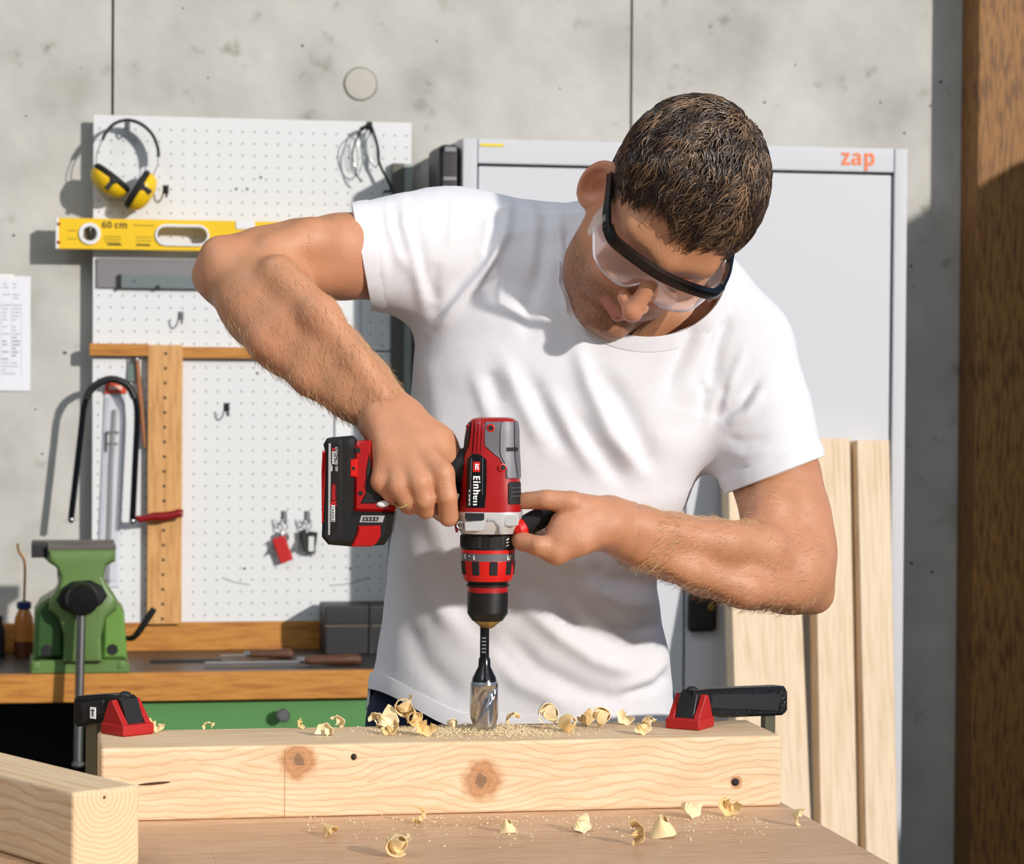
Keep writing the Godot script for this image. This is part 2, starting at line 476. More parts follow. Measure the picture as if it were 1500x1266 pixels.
func build_wall_tools():
	var s := onz(371, 540, ZB).distance_to(onz(370, 540, ZB))
	hook(187, 190, "small steel hook carrying the yellow ear defenders", false)
	hook(243, 283, "small dark hook right of the ear defenders above the level")
	hook(265, 468, "small steel hook left of the man's raised elbow over the crossbar", false)
	hook(332, 602, "small dark hook alone on the board right of the drilled upright")
	hook(416, 760, "small steel hook carrying the red key tag", false)
	hook(450, 760, "small steel hook carrying the black key tags", false)
	hook(541, 190, "small dark hook carrying the clear spectacles")
	# ---- ear defenders
	var zc := ZB + 0.045
	var e := thing("ear_defenders", "yellow ear defenders with black headband hanging on the pegboard", "ear defenders", onz(187, 290, ZB))
	var o := e.position
	var band := []
	for q in [[150, 205], [156, 193], [168, 181], [187, 176], [207, 182], [223, 197], [231, 216], [232, 230]]: band.append(onz(q[0], q[1], zc) - o)
	var bp := smooth_pts(band, 5)
	var rings := []
	for i in bp.size():
		var t: Vector3 = (bp[mini(i + 1, bp.size() - 1)] - bp[maxi(i - 1, 0)]).normalized()
		var nn := t.cross(Vector3.BACK).normalized()
		var ring := PackedVector3Array()
		for k in 10:
			var a := TAU * k / 10
			ring.append(bp[i] + nn * cos(a) * 0.0035 + Vector3.BACK * sin(a) * 0.014)
		rings.append(ring)
	part("headband", loft(rings), M.black, e)
	for q in [[[150, 205], [143, 222], [141, 238], [148, 250], [160, 262]], [[232, 230], [230, 243], [222, 262], [212, 276]]]:
		for dz in [-0.008, 0.008]:
			var w := []
			for k in q: w.append(onz(k[0], k[1], zc + dz) - o)
			part("wire", tube(smooth_pts(w, 5), 0.0013, 6), M.steel, e)
	for q in [[159, 267, -37.0, 1.0], [208, 281, 59.0, 1.0]]:
		var bs := Basis(Vector3.BACK, deg_to_rad(q[2]))
		var c := onz(q[0], q[1], zc) - o
		# local: x along the cup rim, y away from the head (outwards)
		var pr := [Vector2(0.001, -0.024), Vector2(0.020, -0.0225), Vector2(0.036, -0.015), Vector2(0.043, -0.004), Vector2(0.044, 0.004), Vector2(0.042, 0.006)]
		var cup := part("ear_cup", xf(lathe(pr, 28, 1.0, 0.85), Transform3D(bs, c)), M.yellow, e, 60)
		part("cushion", xf(lathe([Vector2(0.040, 0.005), Vector2(0.045, 0.008), Vector2(0.045, 0.015), Vector2(0.039, 0.019), Vector2(0.022, 0.018)], 28, 1.0, 0.85), Transform3D(bs, c)), M.rubber, e, 60)
		part("yoke", xf(cat([sbox(Vector3(0.010, 0.026, 0.004), 0.001, Vector3(0.006, -0.004, 0.036)), sbox(Vector3(0.016, 0.008, 0.006), 0.001, Vector3(0.006, 0.006, 0.036))]), Transform3D(bs, c)), M.black, e)
	# ---- spirit level
	var la := onz(85, 342, ZB + 0.03)
	var lv := thing("spirit_level", "yellow spirit level hanging across the pegboard below ear defenders", "spirit level", la)
	var H := 44.0 * s; var L := 0.60
	var body := CSGCombiner3D.new(); body.name = "level_body"; lv.add_child(body)
	var mb := CSGBox3D.new(); mb.size = Vector3(L, H, 0.022); mb.position = Vector3(L / 2, 0, 0); mb.material = M.yellow; body.add_child(mb)
	var hc := CSGCylinder3D.new(); hc.radius = 14 * s; hc.height = 0.1; hc.sides = 28; hc.rotation_degrees.x = 90; hc.position = Vector3(45 * s, 0, 0); hc.operation = CSGShape3D.OPERATION_SUBTRACTION; hc.material = M.yellow; body.add_child(hc)
	var rimw := []
	for cx in [177.0, 420.0]:
		var sl := CSGPolygon3D.new(); sl.polygon = slot(72 * s, 12 * s); sl.depth = 0.1; sl.position = Vector3(cx * s, 0, 0.05); sl.operation = CSGShape3D.OPERATION_SUBTRACTION; sl.material = M.yellow; body.add_child(sl)
		rimw.append(mv(frame_of(slot(78 * s, 15.5 * s), slot(72 * s, 12 * s), 0.004), Vector3(cx * s, 0, 0.0115)))
	for k in rimw: part("grip_rim", k, M.white, lv)
	part("vial_ring", mv(frame_of(disc(15.5 * s, 28), disc(10.5 * s, 28), 0.004), Vector3(45 * s, 0, 0.0115)), M.white, lv)
	part("vial", mv(xf(lathe([Vector2(0.006, -0.012), Vector2(0.0075, 0), Vector2(0.006, 0.012)], 14), Transform3D()), Vector3(45 * s, 0, 0.003)), mat(Color(0.20, 0.19, 0.13), 0.15), lv)
	part("vial_backing", mv(rot(lathe([Vector2(13.8 * s, -0.006), Vector2(13.8 * s, -0.004)], 28), Vector3.RIGHT, 90), Vector3(45 * s, 0, 0)), M.white, lv)
	part("end_cap", sbox(Vector3(0.006, H * 1.02, 0.024), 0.0015, Vector3(-0.002, 0, 0)), M.white, lv)
	for y in [-0.3, 0.3]: part("end_stud", mv(ball(Vector3(0.004, 0.004, 0.004), Vector3.ZERO, 10), Vector3(0.001, y * H, 0.011)), M.red, lv)
	part("centre_vial", mv(sbox(Vector3(28 * s, 12 * s, 0.016), 0.002), Vector3(268 * s, H / 2 - 6 * s, 0.006)), M.white, lv)
	lettering("print", "60 cm", 10 * s, M.ink, lv, Transform3D(Basis.IDENTITY, Vector3(80 * s, 13 * s, 0.0112)))
	for q in [[77, -4, 26], [77, -8, 24], [77, -12, 22], [122, -4, 24], [122, -9, 22], [20, -8, 14], [20, 4, 12], [122, 13, 30], [250, -4, 30]]:
		part("print_line", sbox(Vector3(q[2] * s, 1.1 * s, 0.0006), 0.0002, Vector3(q[0] * s, q[1] * s, 0.0113)), mat(Color(0.45, 0.36, 0.05), 0.6), lv)
	for q in [80, 121]: part("print_bar", sbox(Vector3(20 * s, 2.6 * s, 0.0006), 0.0002, Vector3(q * s, -15 * s, 0.0113)), M.ink, lv)
	# ---- steel plates below the level
	var pl := thing("steel_plate", "broad flat grey steel plate hung on pegboard below the level", "steel plate", onz(220, 425, ZB + 0.004))
	part("blade", span(onz(142, 378, ZB + 0.003) - pl.position, onz(330, 424, ZB + 0.007) - pl.position, 0.0008), mat(Color(0.50, 0.49, 0.50), 0.45, 0.35), pl)
	var sp := thing("steel_rule", "narrow steel rule with dark end lying before the grey plate", "rule", onz(230, 425, ZB + 0.012))
	part("blade", span(onz(176, 402, ZB + 0.010) - sp.position, onz(330, 424, ZB + 0.014) - sp.position, 0.0008), mat(Color(0.46, 0.50, 0.51), 0.4, 0.5), sp)
	part("end_stop", span(onz(174, 402, ZB + 0.010) - sp.position, onz(178, 423, ZB + 0.018) - sp.position, 0.0008), M.black, sp)
	part("hole_rivet", mv(rot(lathe([Vector2(0.004, 0), Vector2(0.003, 0.0015)], 12), Vector3.RIGHT, 90), onz(197, 411, ZB + 0.014) - sp.position), M.steel, sp)
	part("hole_rivet", mv(rot(lathe([Vector2(0.005, 0), Vector2(0.003, 0.004)], 12), Vector3.RIGHT, 90), onz(231, 421, ZB + 0.014) - sp.position), M.dark, sp)
	# ---- bow saw
	var bs2 := thing("bow_saw", "bent chrome bow saw frame with red handle on the pegboard", "saw", onz(160, 770, ZB + 0.03))
	o = bs2.position
	var zb := ZB + 0.045
	var fr := []
	for q in [[104, 760], [111, 700], [119, 630], [124, 592], [136, 568], [155, 557], [172, 557], [188, 566], [198, 585], [201, 612], [198, 680], [194, 762]]: fr.append(onz(q[0], q[1], zb) - o)
	part("frame_tube", tube(smooth_pts(fr, 5), 4.6 * s, 12), mat(Color(0.16, 0.17, 0.20), 0.14, 0.85), bs2)
	var gr := []
	for q in [[126, 584], [136, 568], [155, 557], [172, 557], [188, 566], [197, 583]]: gr.append(onz(q[0], q[1], zb) - o)
	part("top_grip", tube(smooth_pts(gr, 5), 5.4 * s, 12), M.black, bs2)
	for q in [[104, 761], [194, 763]]: part("blade_holder", mv(ball(Vector3(5, 6, 5) * s, Vector3.ZERO, 12), onz(q[0], q[1], zb) - o), M.steel, bs2)
	var hd := []
	for q in [[199, 758], [206, 761], [212, 760], [225, 757], [240, 757], [255, 754], [262, 752], [268, 753]]: hd.append(onz(q[0], q[1], zb) - o)
	part("handle", tube(hd, [3 * s, 5.5 * s, 5 * s, 6.5 * s, 7 * s, 6 * s, 7 * s, 5.5 * s], 12), mat(Color(0.50, 0.02, 0.05), 0.35), bs2, 60)
	# ---- blister pack of saw blade
	var bk := thing("blister_pack", "long clear blister pack with orange header behind the bow saw", "blister pack", onz(165, 860, ZB))
	o = bk.position
	var card := poly([])
	for q in [[142, 860], [174, 860], [185, 558], [154, 558]]:
		var p := onz(q[0], q[1], ZB) - o; card.append(Vector2(p.x, p.y))
	part("backing_card", prism(card, 0.001, 0.004, 0.0005), mat(Color(0.80, 0.82, 0.86), 0.3), bk)
	var hdr := poly([])
	for q in [[153, 577], [185, 577], [185.6, 557], [154, 557]]:
		var p := onz(q[0], q[1], ZB) - o; hdr.append(Vector2(p.x, p.y))
	part("header", prism(hdr, 0.0042, 0.0075, 0.0005), mat(Color(0.80, 0.30, 0.18), 0.4), bk)
	part("header_print", span(onz(160, 565, ZB + 0.0076) - o, onz(179, 571, ZB + 0.0084) - o), mat(Color(0.93, 0.75, 0.66), 0.5), bk)
	var blade := []
	for q in [[168, 600], [163, 680], [160, 780], [157, 856]]: blade.append(onz(q[0], q[1], ZB + 0.009) - o)
	part("saw_blade", tube(blade, 3.0 * s, 8, 0.35), mat(Color(0.55, 0.55, 0.58), 0.3, 0.8), bk)
	part("blade_clip", cat([span(onz(156, 632, ZB + 0.006) - o, onz(174, 635, ZB + 0.011) - o), span(onz(156, 649, ZB + 0.006) - o, onz(173, 651, ZB + 0.011) - o), span(onz(155, 633, ZB + 0.006) - o, onz(157, 662, ZB + 0.010) - o)]), M.dark, bk)
	var bl := poly([])
	for q in [[147, 850], [170, 850], [181, 582], [158, 582]]:
		var p := onz(q[0], q[1], ZB) - o; bl.append(Vector2(p.x, p.y))
	var clear := mat(Color(1, 1, 1, 0.12), 0.08); clear.transparency = BaseMaterial3D.TRANSPARENCY_ALPHA
	part("blister", prism(bl, 0.0045, 0.016, 0.003), clear, bk)
	# ---- thin stick beside the upright
	var st := thing("wooden_stick", "thin brown wooden stick hanging left of the drilled upright", "stick", onz(212, 655, ZB + 0.012))
	part("shaft", tube([onz(201, 528, ZB + 0.012) - st.position, onz(206, 590, ZB + 0.012) - st.position, onz(212, 655, ZB + 0.012) - st.position], [3.2 * s, 3.6 * s, 2.4 * s], 8), mat(Color(0.62, 0.40, 0.26), 0.6), st)
	part("ferrule", mv(ball(Vector3(4, 5, 4) * s, Vector3.ZERO, 10), onz(200, 527, ZB + 0.012) - st.position), M.steel, st)
	# ---- putty knife above the stick
	var pk := thing("scraper", "small steel scraper hanging at the crossbar beside the stick", "scraper", onz(194, 545, ZB))
	part("scraper_blade", prism(poly([Vector2(-8 * s, -14 * s), Vector2(4 * s, -14 * s), Vector2(6 * s, 14 * s), Vector2(-6 * s, 14 * s)]), 0.004, 0.007, 0.0006), mat(Color(0.50, 0.56, 0.54), 0.35, 0.6), pk)
	part("scraper_ring", mv(rot(tube_ring(5 * s, 1.2 * s, 16, 6), Vector3.RIGHT, 90), Vector3(0, 17 * s, 0.007)), M.steel, pk)
	# ---- keys
	key_set("key_set", "red key tag with keys hanging below the drill battery's left", 414, 770, [[414, 805, 14, 24, 20.0, mat(Color(0.72, 0.08, 0.09), 0.4)]], s)
	key_set("key_set", "two dark key tags with a pale label on a ring, right of the red tag", 449, 768, [[446, 792, 6, 20, 6.0, M.dark], [457, 795, 9, 20, -8.0, M.black]], s)
	part("tag_label", span(onz(452, 786, ZB + 0.0215) - get_node("key_set_001").position, onz(460, 808, ZB + 0.0225) - get_node("key_set_001").position), mat(Color(0.8, 0.82, 0.82), 0.5), get_node("key_set_001"))
	# ---- spectacles
	var sg := thing("spectacles", "clear spectacles with dark temple arms hanging at pegboard's upper right", "spectacles", onz(545, 280, ZB))
	o = sg.position
	for q in [[[528, 190], [514, 205], [512, 228], [516, 250], [524, 258], [530, 240], [533, 215]], [[545, 188], [552, 205], [556, 228], [550, 245], [540, 232], [536, 210]]]:
		var w := []
		for k in q.size(): w.append(onz(q[k][0], q[k][1], ZB + 0.022 + 0.01 * sin(k)) - o)
		w.append(w[0])
		part("lens_rim", tube(smooth_pts(w, 5), 1.0 * s, 6), mat(Color(0.55, 0.60, 0.62), 0.2), sg)
		var cen := Vector3.ZERO
		for k in w.size() - 1: cen += w[k]
		cen /= w.size() - 1
		part("lens", mv(xf(ball(Vector3(8 * s, 22 * s, 0.002), Vector3.ZERO, 16), Transform3D(Basis(Vector3.BACK, 0.1), Vector3.ZERO)), cen), clear, sg)
	for q in [[[545, 188], [553, 215], [556, 240], [573, 276], [562, 281]], [[528, 190], [516, 225], [522, 255], [531, 266]]]:
		var w := []
		for k in q: w.append(onz(k[0], k[1], ZB + 0.032) - o)
		part("temple_arm", tube(smooth_pts(w, 5), 2.2 * s if q[0][0] == 545 else 1.2 * s, 8), M.black, sg)
	part("bridge", tube([onz(528, 190, ZB + 0.03) - o, onz(537, 185, ZB + 0.03) - o, onz(546, 189, ZB + 0.03) - o], 3.2 * s, 8), M.black, sg)
	# ---- straight edges hanging right of the raised arm
	var se := thing("straightedge", "long white straightedge hanging on the pegboard under the sleeve", "straightedge", onz(509, 640, ZB))
	part("blade", span(onz(492, 400, ZB + 0.001) - se.position, onz(526, 660, ZB + 0.006) - se.position, 0.001), mat(Color(0.88, 0.89, 0.90), 0.35), se)
	var sr := thing("steel_rail", "grey steel rail upright along the pegboard's right edge", "rail", onz(586, 900, ZB))
	part("rail_web", span(onz(573, 240, ZB + 0.001) - sr.position, onz(588, 900, ZB + 0.02) - sr.position, 0.001), mat(Color(0.36, 0.36, 0.33), 0.5, 0.3), sr)
	part("rail_flange", span(onz(589, 240, ZB + 0.001) - sr.position, onz(600, 900, ZB + 0.012) - sr.position, 0.001), mat(Color(0.60, 0.63, 0.62), 0.5, 0.3), sr)
	# ---- notice at the left
	var im := Image.create(128, 192, false, Image.FORMAT_RGB8); im.fill(Color(0.86, 0.87, 0.90))
	rng.seed = 4
	for r in 26:
		if r == 2 or r == 5: continue
		for c in 7:
			if rng.randf() < 0.8: im.fill_rect(Rect2i(10 + c * 15, 12 + r * 6, 6 + rng.randi() % 7, 2), Color(0.42, 0.46, 0.56) if r > 14 and r < 22 else Color(0.62, 0.65, 0.72))
	for c in 8: im.fill_rect(Rect2i(8 + c * 15, 44, 1, 126), Color(0.70, 0.72, 0.78))
	var pm := mat(Color.WHITE, 0.8); pm.albedo_texture = ImageTexture.create_from_image(im)
	var pa := onz(-78, 572, ZW); var pc := onz(45, 405, ZW)
	var nb := thing("paper_notice", "white printed table sheet taped on the concrete left of pegboard", "notice", pa)
	var sheet := PackedVector3Array(); var uv := PackedVector2Array()
	for i in 8:
		var a := i / 8.0; var c := (i + 1) / 8.0
		var za := 0.0015 + 0.003 * sin(a * 3.0); var zc2 := 0.0015 + 0.003 * sin(c * 3.0)
		var wv := pc - pa
		quad(sheet, Vector3(a * wv.x, 0, za), Vector3(c * wv.x, 0, zc2), Vector3(c * wv.x, wv.y, zc2), Vector3(a * wv.x, wv.y, za))
		for k in [[a, 1], [c, 1], [c, 0], [a, 1], [c, 0], [a, 0]]: uv.append(Vector2(k[0], k[1]))
	inst("sheet", soup_mesh(sheet, 40, uv), pm, nb)
	part("tape", mv(sbox(Vector3(0.03, 0.012, 0.0006), 0.0002), Vector3(pc.x - pa.x - 0.05, pc.y - pa.y - 0.002, 0.0035)), mat(Color(0.9, 0.9, 0.88), 0.4), nb)

func slot(w: float, h: float) -> PackedVector2Array:
	var p := PackedVector2Array()
	for k in 10:
		var a := -PI / 2 + PI * k / 9.0
		p.append(Vector2(w / 2 - h + cos(a) * h, sin(a) * h))
	for k in 10:
		var a := PI / 2 + PI * k / 9.0
		p.append(Vector2(-w / 2 + h + cos(a) * h, sin(a) * h))
	return p

# ring between two outlines of equally many points, extruded by d
func frame_of(outer: PackedVector2Array, inner: PackedVector2Array, d: float) -> PackedVector3Array:
	var o := PackedVector3Array(); var n := outer.size()
	for i in n:
		var j := (i + 1) % n
		var A := Vector3(outer[i].x, outer[i].y, 0); var B := Vector3(outer[j].x, outer[j].y, 0)
		var C := Vector3(inner[i].x, inner[i].y, 0); var D := Vector3(inner[j].x, inner[j].y, 0)
		var z := Vector3(0, 0, d)
		quad(o, A + z, B + z, D + z, C + z); quad(o, A, C, D, B); quad(o, A, B, B + z, A + z); quad(o, C, C + z, D + z, D)
	return o

func key_set(called: String, label: String, px: float, py: float, tags: Array, s: float):
	var t := thing(called, label, "keys", onz(px, py + 40, ZB))
	var o := t.position
	part("key_ring", mv(rot(tube_ring(7 * s, 0.9 * s, 20, 6), Vector3.RIGHT, 84), onz(px, py + 1, ZB + 0.014) - o), M.steel, t)
	for q in tags:
		var p := onz(q[0], q[1], ZB + 0.018) - o
		part("key_tag", mv(rot(sbox(Vector3(q[2] * 1.4 * s, q[3] * 1.6 * s, 0.006), 0.0022, Vector3.ZERO, 2), Vector3.BACK, q[4]), p), q[5], t)
		part("tag_link", tube([onz(px, py + 7, ZB + 0.015) - o, p + Vector3(0, q[3] * 0.7 * s, 0)], 1.0 * s, 6), M.steel, t)
	for a in [-28.0, 16.0]:
		var k := cat([mv(rot(lathe([Vector2(6 * s, -0.001), Vector2(6 * s, 0.001)], 14), Vector3.RIGHT, 90), Vector3(0, -14 * s, 0)), sbox(Vector3(3.2 * s, 26 * s, 0.002), 0.0006, Vector3(0, -30 * s, 0)), sbox(Vector3(5 * s, 3 * s, 0.002), 0.0006, Vector3(1.5 * s, -38 * s, 0))])
		part("key", mv(rot(k, Vector3.BACK, a), onz(px, py + 4, ZB + 0.010) - o), M.steel, t)

# ================================================================ rear bench and what stands on it
func build_rear_bench():
	var top := onz(270, 986, ZF).y
	var low := onz(270, 1027, ZF).y
	var xl := onz(-160, 980, ZF).x; var xr := onz(636, 980, ZF).x
	var b := thing("workbench", "long workbench with dark top and yellow timber edge below pegboard", "workbench", Vector3((xl + xr) / 2, 0, (ZF + ZB) / 2))
	var o := b.position
	part("bench_top", span(Vector3(xl, low + 0.004, ZW + 0.03) - o, Vector3(xr, top, ZF - 0.022) - o, 0.002), tri(mat(Color(0.20, 0.19, 0.19), 0.38), Vector3.ONE), b)
	part("edge_board", span(Vector3(xl, low, ZF - 0.022) - o, Vector3(xr, top + 0.001, ZF) - o, 0.003), M.oak, b)
	var rb := onz(200, 912, ZB - 0.005).y
	part("back_rail", span(Vector3(xl, top, ZB - 0.02) - o, Vector3(onz(470, 930, ZB).x, rb, ZB + 0.006) - o, 0.002), M.oak, b)
	for x in [xl + 0.04, xr - 0.12]:
		part("bench_leg", span(Vector3(x, 0, ZF - 0.10) - o, Vector3(x + 0.07, low + 0.004, ZF - 0.03) - o, 0.004), M.dark, b)
		part("bench_leg", span(Vector3(x, 0, ZW + 0.05) - o, Vector3(x + 0.07, low + 0.004, ZW + 0.12) - o, 0.004), M.dark, b)
	part("void_shade_back", span(Vector3(xl, 0.02, ZW + 0.02) - o, Vector3(xr, low + 0.002, ZW + 0.035) - o), mat(Color(0.03, 0.03, 0.03), 0.8), b)  # near-black sheet: the shade under the bench is put into its colour
	part("void_shade_side", span(Vector3(onz(205, 1060, ZF).x - 0.02, 0.02, ZW + 0.04) - o, Vector3(onz(205, 1060, ZF).x, low, ZF - 0.03) - o), mat(Color(0.03, 0.03, 0.03), 0.8), b)  # second near-black sheet standing in for the dark void under the bench
	part("drawer_front", span(Vector3(onz(208, 1060, ZF).x, low - 0.17, ZF - 0.04) - o, Vector3(xr - 0.02, low - 0.006, ZF - 0.022) - o, 0.003), M.drawer, b)
	var kn := onz(413, 1046, ZF - 0.02) - o
	part("drawer_knob", mv(rot(lathe([Vector2(0.007, 0), Vector2(0.006, 0.012), Vector2(0.013, 0.018), Vector2(0.014, 0.026), Vector2(0.010, 0.030)], 18), Vector3.RIGHT, 90), kn), M.steel, b)
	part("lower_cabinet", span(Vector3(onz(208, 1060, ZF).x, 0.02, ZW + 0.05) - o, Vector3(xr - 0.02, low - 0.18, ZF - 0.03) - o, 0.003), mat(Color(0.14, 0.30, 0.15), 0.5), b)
	var s := 5.2 / FPX
	# ---- vise
	var zv := ZF - 0.03
	var vb := onz(117, 985, ZF - 0.01); vb.y = top
	var v := thing("bench_vise", "green cast iron bench vise bolted on the rear workbench", "vise", Vector3(vb.x, top, zv))
	o = v.position
	var vp := func(list: Array) -> PackedVector2Array:
		var p := PackedVector2Array()
		for q in list: p.append(Vector2((q[0] - 116.0) * s, (986.0 - q[1]) * s))
		return p
	part("base", prism(vp.call([[46, 986], [46, 972], [60, 966], [172, 966], [186, 972], [186, 986]]), -0.17, 0.03, 0.004), M.green, v)
	part("base_foot", cat([sbox(Vector3(0.018, 0.02, 0.02), 0.006, Vector3(-62 * s, 0.017, 0.022), 2), sbox(Vector3(0.018, 0.02, 0.02), 0.006, Vector3(58 * s, 0.017, 0.022), 2)]), M.green, v)
	part("body", prism(vp.call([[50, 968], [52, 900], [60, 886], [82, 872], [152, 872], [170, 886], [179, 898], [184, 968]]), -0.15, 0.0, 0.008), M.green, v)
	part("slide_cheek", prism(vp.call([[54, 962], [56, 900], [68, 884], [90, 890], [92, 962]]), 0.0, 0.018, 0.005), mat(Color(0.16, 0.30, 0.12), 0.4), v)  # left cheek: shade put into a darker green
	part("slide_cheek", prism(vp.call([[148, 965], [150, 892], [164, 884], [178, 900], [182, 965]]), 0.0, 0.018, 0.005), mat(Color(0.40, 0.56, 0.26), 0.4), v)  # right cheek: light from the right put into a paler green
	for q in [[69, 952], [162, 952]]: part("bolt_hole", mv(rot(lathe([Vector2(8 * s, 0), Vector2(8 * s, 0.002)], 18), Vector3.RIGHT, 90), Vector3((q[0] - 116) * s, (986 - q[1]) * s, 0.0178)), M.ink, v)
	part("jaw", prism(vp.call([[70, 806], [165, 806], [165, 824], [152, 830], [148, 846], [156, 862], [166, 876], [168, 892], [152, 905], [146, 930], [147, 968], [92, 968], [93, 930], [86, 906], [72, 892], [74, 876], [84, 862], [88, 846], [82, 832], [70, 824]]), -0.06, 0.05, 0.007), M.green, v, 50)
	part("rear_jaw", prism(vp.call([[66, 806], [166, 806], [166, 826], [150, 836], [148, 872], [86, 872], [84, 836], [66, 826]]), -0.16, -0.075, 0.005), M.green, v)
	part("jaw_plate", cat([span(Vector3(-68 * s, 179 * s, -0.075), Vector3(50 * s, 188 * s, -0.06), 0.001), span(Vector3(-46 * s, 178 * s, -0.14), Vector3(50 * s, 184.5 * s, 0.045), 0.001)]), mat(Color(0.42, 0.40, 0.38), 0.45, 0.6), v)
	part("jaw_block", span(Vector3(-69 * s, 167 * s, -0.07), Vector3(-47 * s, 186 * s, 0.03), 0.002), M.dark, v)
	part("spindle_boss", prism(vp.call([[82, 878], [92, 860], [104, 852], [130, 850], [146, 858], [154, 872], [146, 884], [130, 894], [104, 896], [90, 890]]), 0.046, 0.062, 0.004), M.black, v)
	part("spindle_head", mv(rot(lathe([Vector2(23 * s, 0), Vector2(24 * s, 0.01), Vector2(23 * s, 0.035), Vector2(20 * s, 0.04), Vector2(0.004, 0.041)], 28), Vector3.RIGHT, 90), Vector3(2 * s, 110 * s, 0.055)), mat(Color(0.07, 0.07, 0.08), 0.3, 0.3), v)
	part("handle_bar", tube([Vector3(0.5 * s, 88 * s, 0.082), Vector3(-3 * s, -118 * s, 0.10)], 6.6 * s, 14), mat(Color(0.50, 0.50, 0.50), 0.28, 0.9), v)
	part("handle_knob", mv(ball(Vector3(9.5, 5.5, 9.5) * s, Vector3.ZERO, 14), Vector3(-3.1 * s, -121 * s, 0.10)), M.steel, v)
	part("lock_lever", tube(smooth_pts([Vector3(66 * s, 46 * s, -0.04), Vector3(76 * s, 48 * s, -0.02), Vector3(86 * s, 60 * s, -0.01), Vector3(106 * s, 91 * s, -0.005)], 5), [2.5 * s, 4 * s, 4 * s, 4.2 * s, 4.4 * s, 4.4 * s, 4.4 * s, 4.6 * s, 4.8 * s, 5 * s, 5 * s, 5 * s, 5 * s, 5 * s, 5 * s, 4.6 * s], 10), M.black, v)
	# ---- oil bottle
	var ob := onz(35, 962, ZB + 0.09); ob.y = top
	var ot := thing("oil_bottle", "amber oil bottle with blue cap and thin brass spout beside vise", "bottle", ob)
	var am := mat(Color(0.72, 0.44, 0.16), 0.15); am.subsurf_scatter_enabled = true; am.subsurf_scatter_strength = 0.3
	part("bottle_body", lathe([Vector2(13 * s, 0), Vector2(15 * s, 2 * s), Vector2(15 * s, 46 * s), Vector2(13.5 * s, 60 * s), Vector2(9 * s, 70 * s), Vector2(7 * s, 74 * s)], 24), am, ot)
	part("oil_fill", lathe([Vector2(15.3 * s, 2 * s), Vector2(15.4 * s, 24 * s)], 24), mat(Color(0.34, 0.16, 0.07), 0.2), ot)
	part("cap", lathe([Vector2(10.5 * s, 73 * s), Vector2(11 * s, 75 * s), Vector2(11 * s, 83 * s), Vector2(5 * s, 85 * s)], 20), mat(Color(0.03, 0.13, 0.36), 0.4), ot)
	part("spout", tube(smooth_pts([Vector3(0, 84 * s, 0), Vector3(1 * s, 120 * s, 0), Vector3(0, 146 * s, 0), Vector3(-8 * s, 160 * s, 0), Vector3(-10 * s, 172 * s, 0)], 5), 1.9 * s, 8), mat(Color(0.62, 0.42, 0.12), 0.3, 0.7), ot)
	var dj := onz(-8, 962, ZB + 0.09); dj.y = top
	var dt := thing("dark_jar", "dark jar cut by the left edge beside oil bottle", "jar", dj)
	part("jar_body", lathe([Vector2(15 * s, 0), Vector2(16 * s, 2 * s), Vector2(16 * s, 40 * s), Vector2(12 * s, 52 * s)], 20), M.dark, dt)
	part("jar_lid", lathe([Vector2(12 * s, 52 * s), Vector2(12 * s, 62 * s), Vector2(10 * s, 63 * s)], 20), M.black, dt)
	# ---- black box
	var ba := onz(470, 955, ZB + 0.05); var bb := onz(566, 882, ZB + 0.05)
	var bx := thing("black_box", "dark grey box with a pale seam standing at bench back", "box", Vector3((ba.x + bb.x) / 2, top, ZB + 0.066))
	var bw := bb.x - ba.x; var bh := bb.y - top
	part("box_body", sbox(Vector3(bw, bh * 0.58, 0.11), 0.004, Vector3(0, bh * 0.29, 0.01)), M.dark, bx)
	part("box_lid", sbox(Vector3(bw * 1.01, bh * 0.40, 0.112), 0.004, Vector3(0, bh * 0.80, 0.01)), mat(Color(0.12, 0.12, 0.135), 0.5), bx)
	part("box_strap", sbox(Vector3(0.008, bh, 0.114), 0.002, Vector3(bw * 0.18, bh / 2, 0.011)), M.black, bx)
	part("box_seam", sbox(Vector3(bw, 0.003, 0.113), 0.001, Vector3(0, bh * 0.59, 0.01)), mat(Color(0.42, 0.38, 0.33), 0.6), bx)
	# ---- chisels and a file lying on the bench
	lying("chisel", "chisel with rounded brown wooden handle lying at bench front", "chisel", 530, 446, 300, 962, top, ZF - 0.10, 8.5 * s, s, M.handle)
	lying("chisel", "chisel with turned dark handle lying behind the brown-handled chisel", "chisel", 430, 366, 322, 950, top, ZF - 0.24, 7.5 * s, s, M.handle)
	var fl := thing("flat_file", "flat black file lying on the workbench right of vise", "file", Vector3(onz(265, 965, ZF - 0.2).x, top, ZF - 0.20))
	part("file_blade", prism(poly([[-46 * s, -7 * s], [44 * s, -7 * s], [60 * s, -2 * s], [60 * s, 3 * s], [44 * s, 7 * s], [-46 * s, 7 * s]]), 0, 0.005, 0.001), M.dark, fl)
	fl.get_node("file_blade").rotation_degrees.x = -90
	part("file_tang", tube([Vector3(60 * s, 0.003, 0), Vector3(84 * s, 0.003, 0)], [2 * s, 0.8 * s], 8), M.steel, fl)

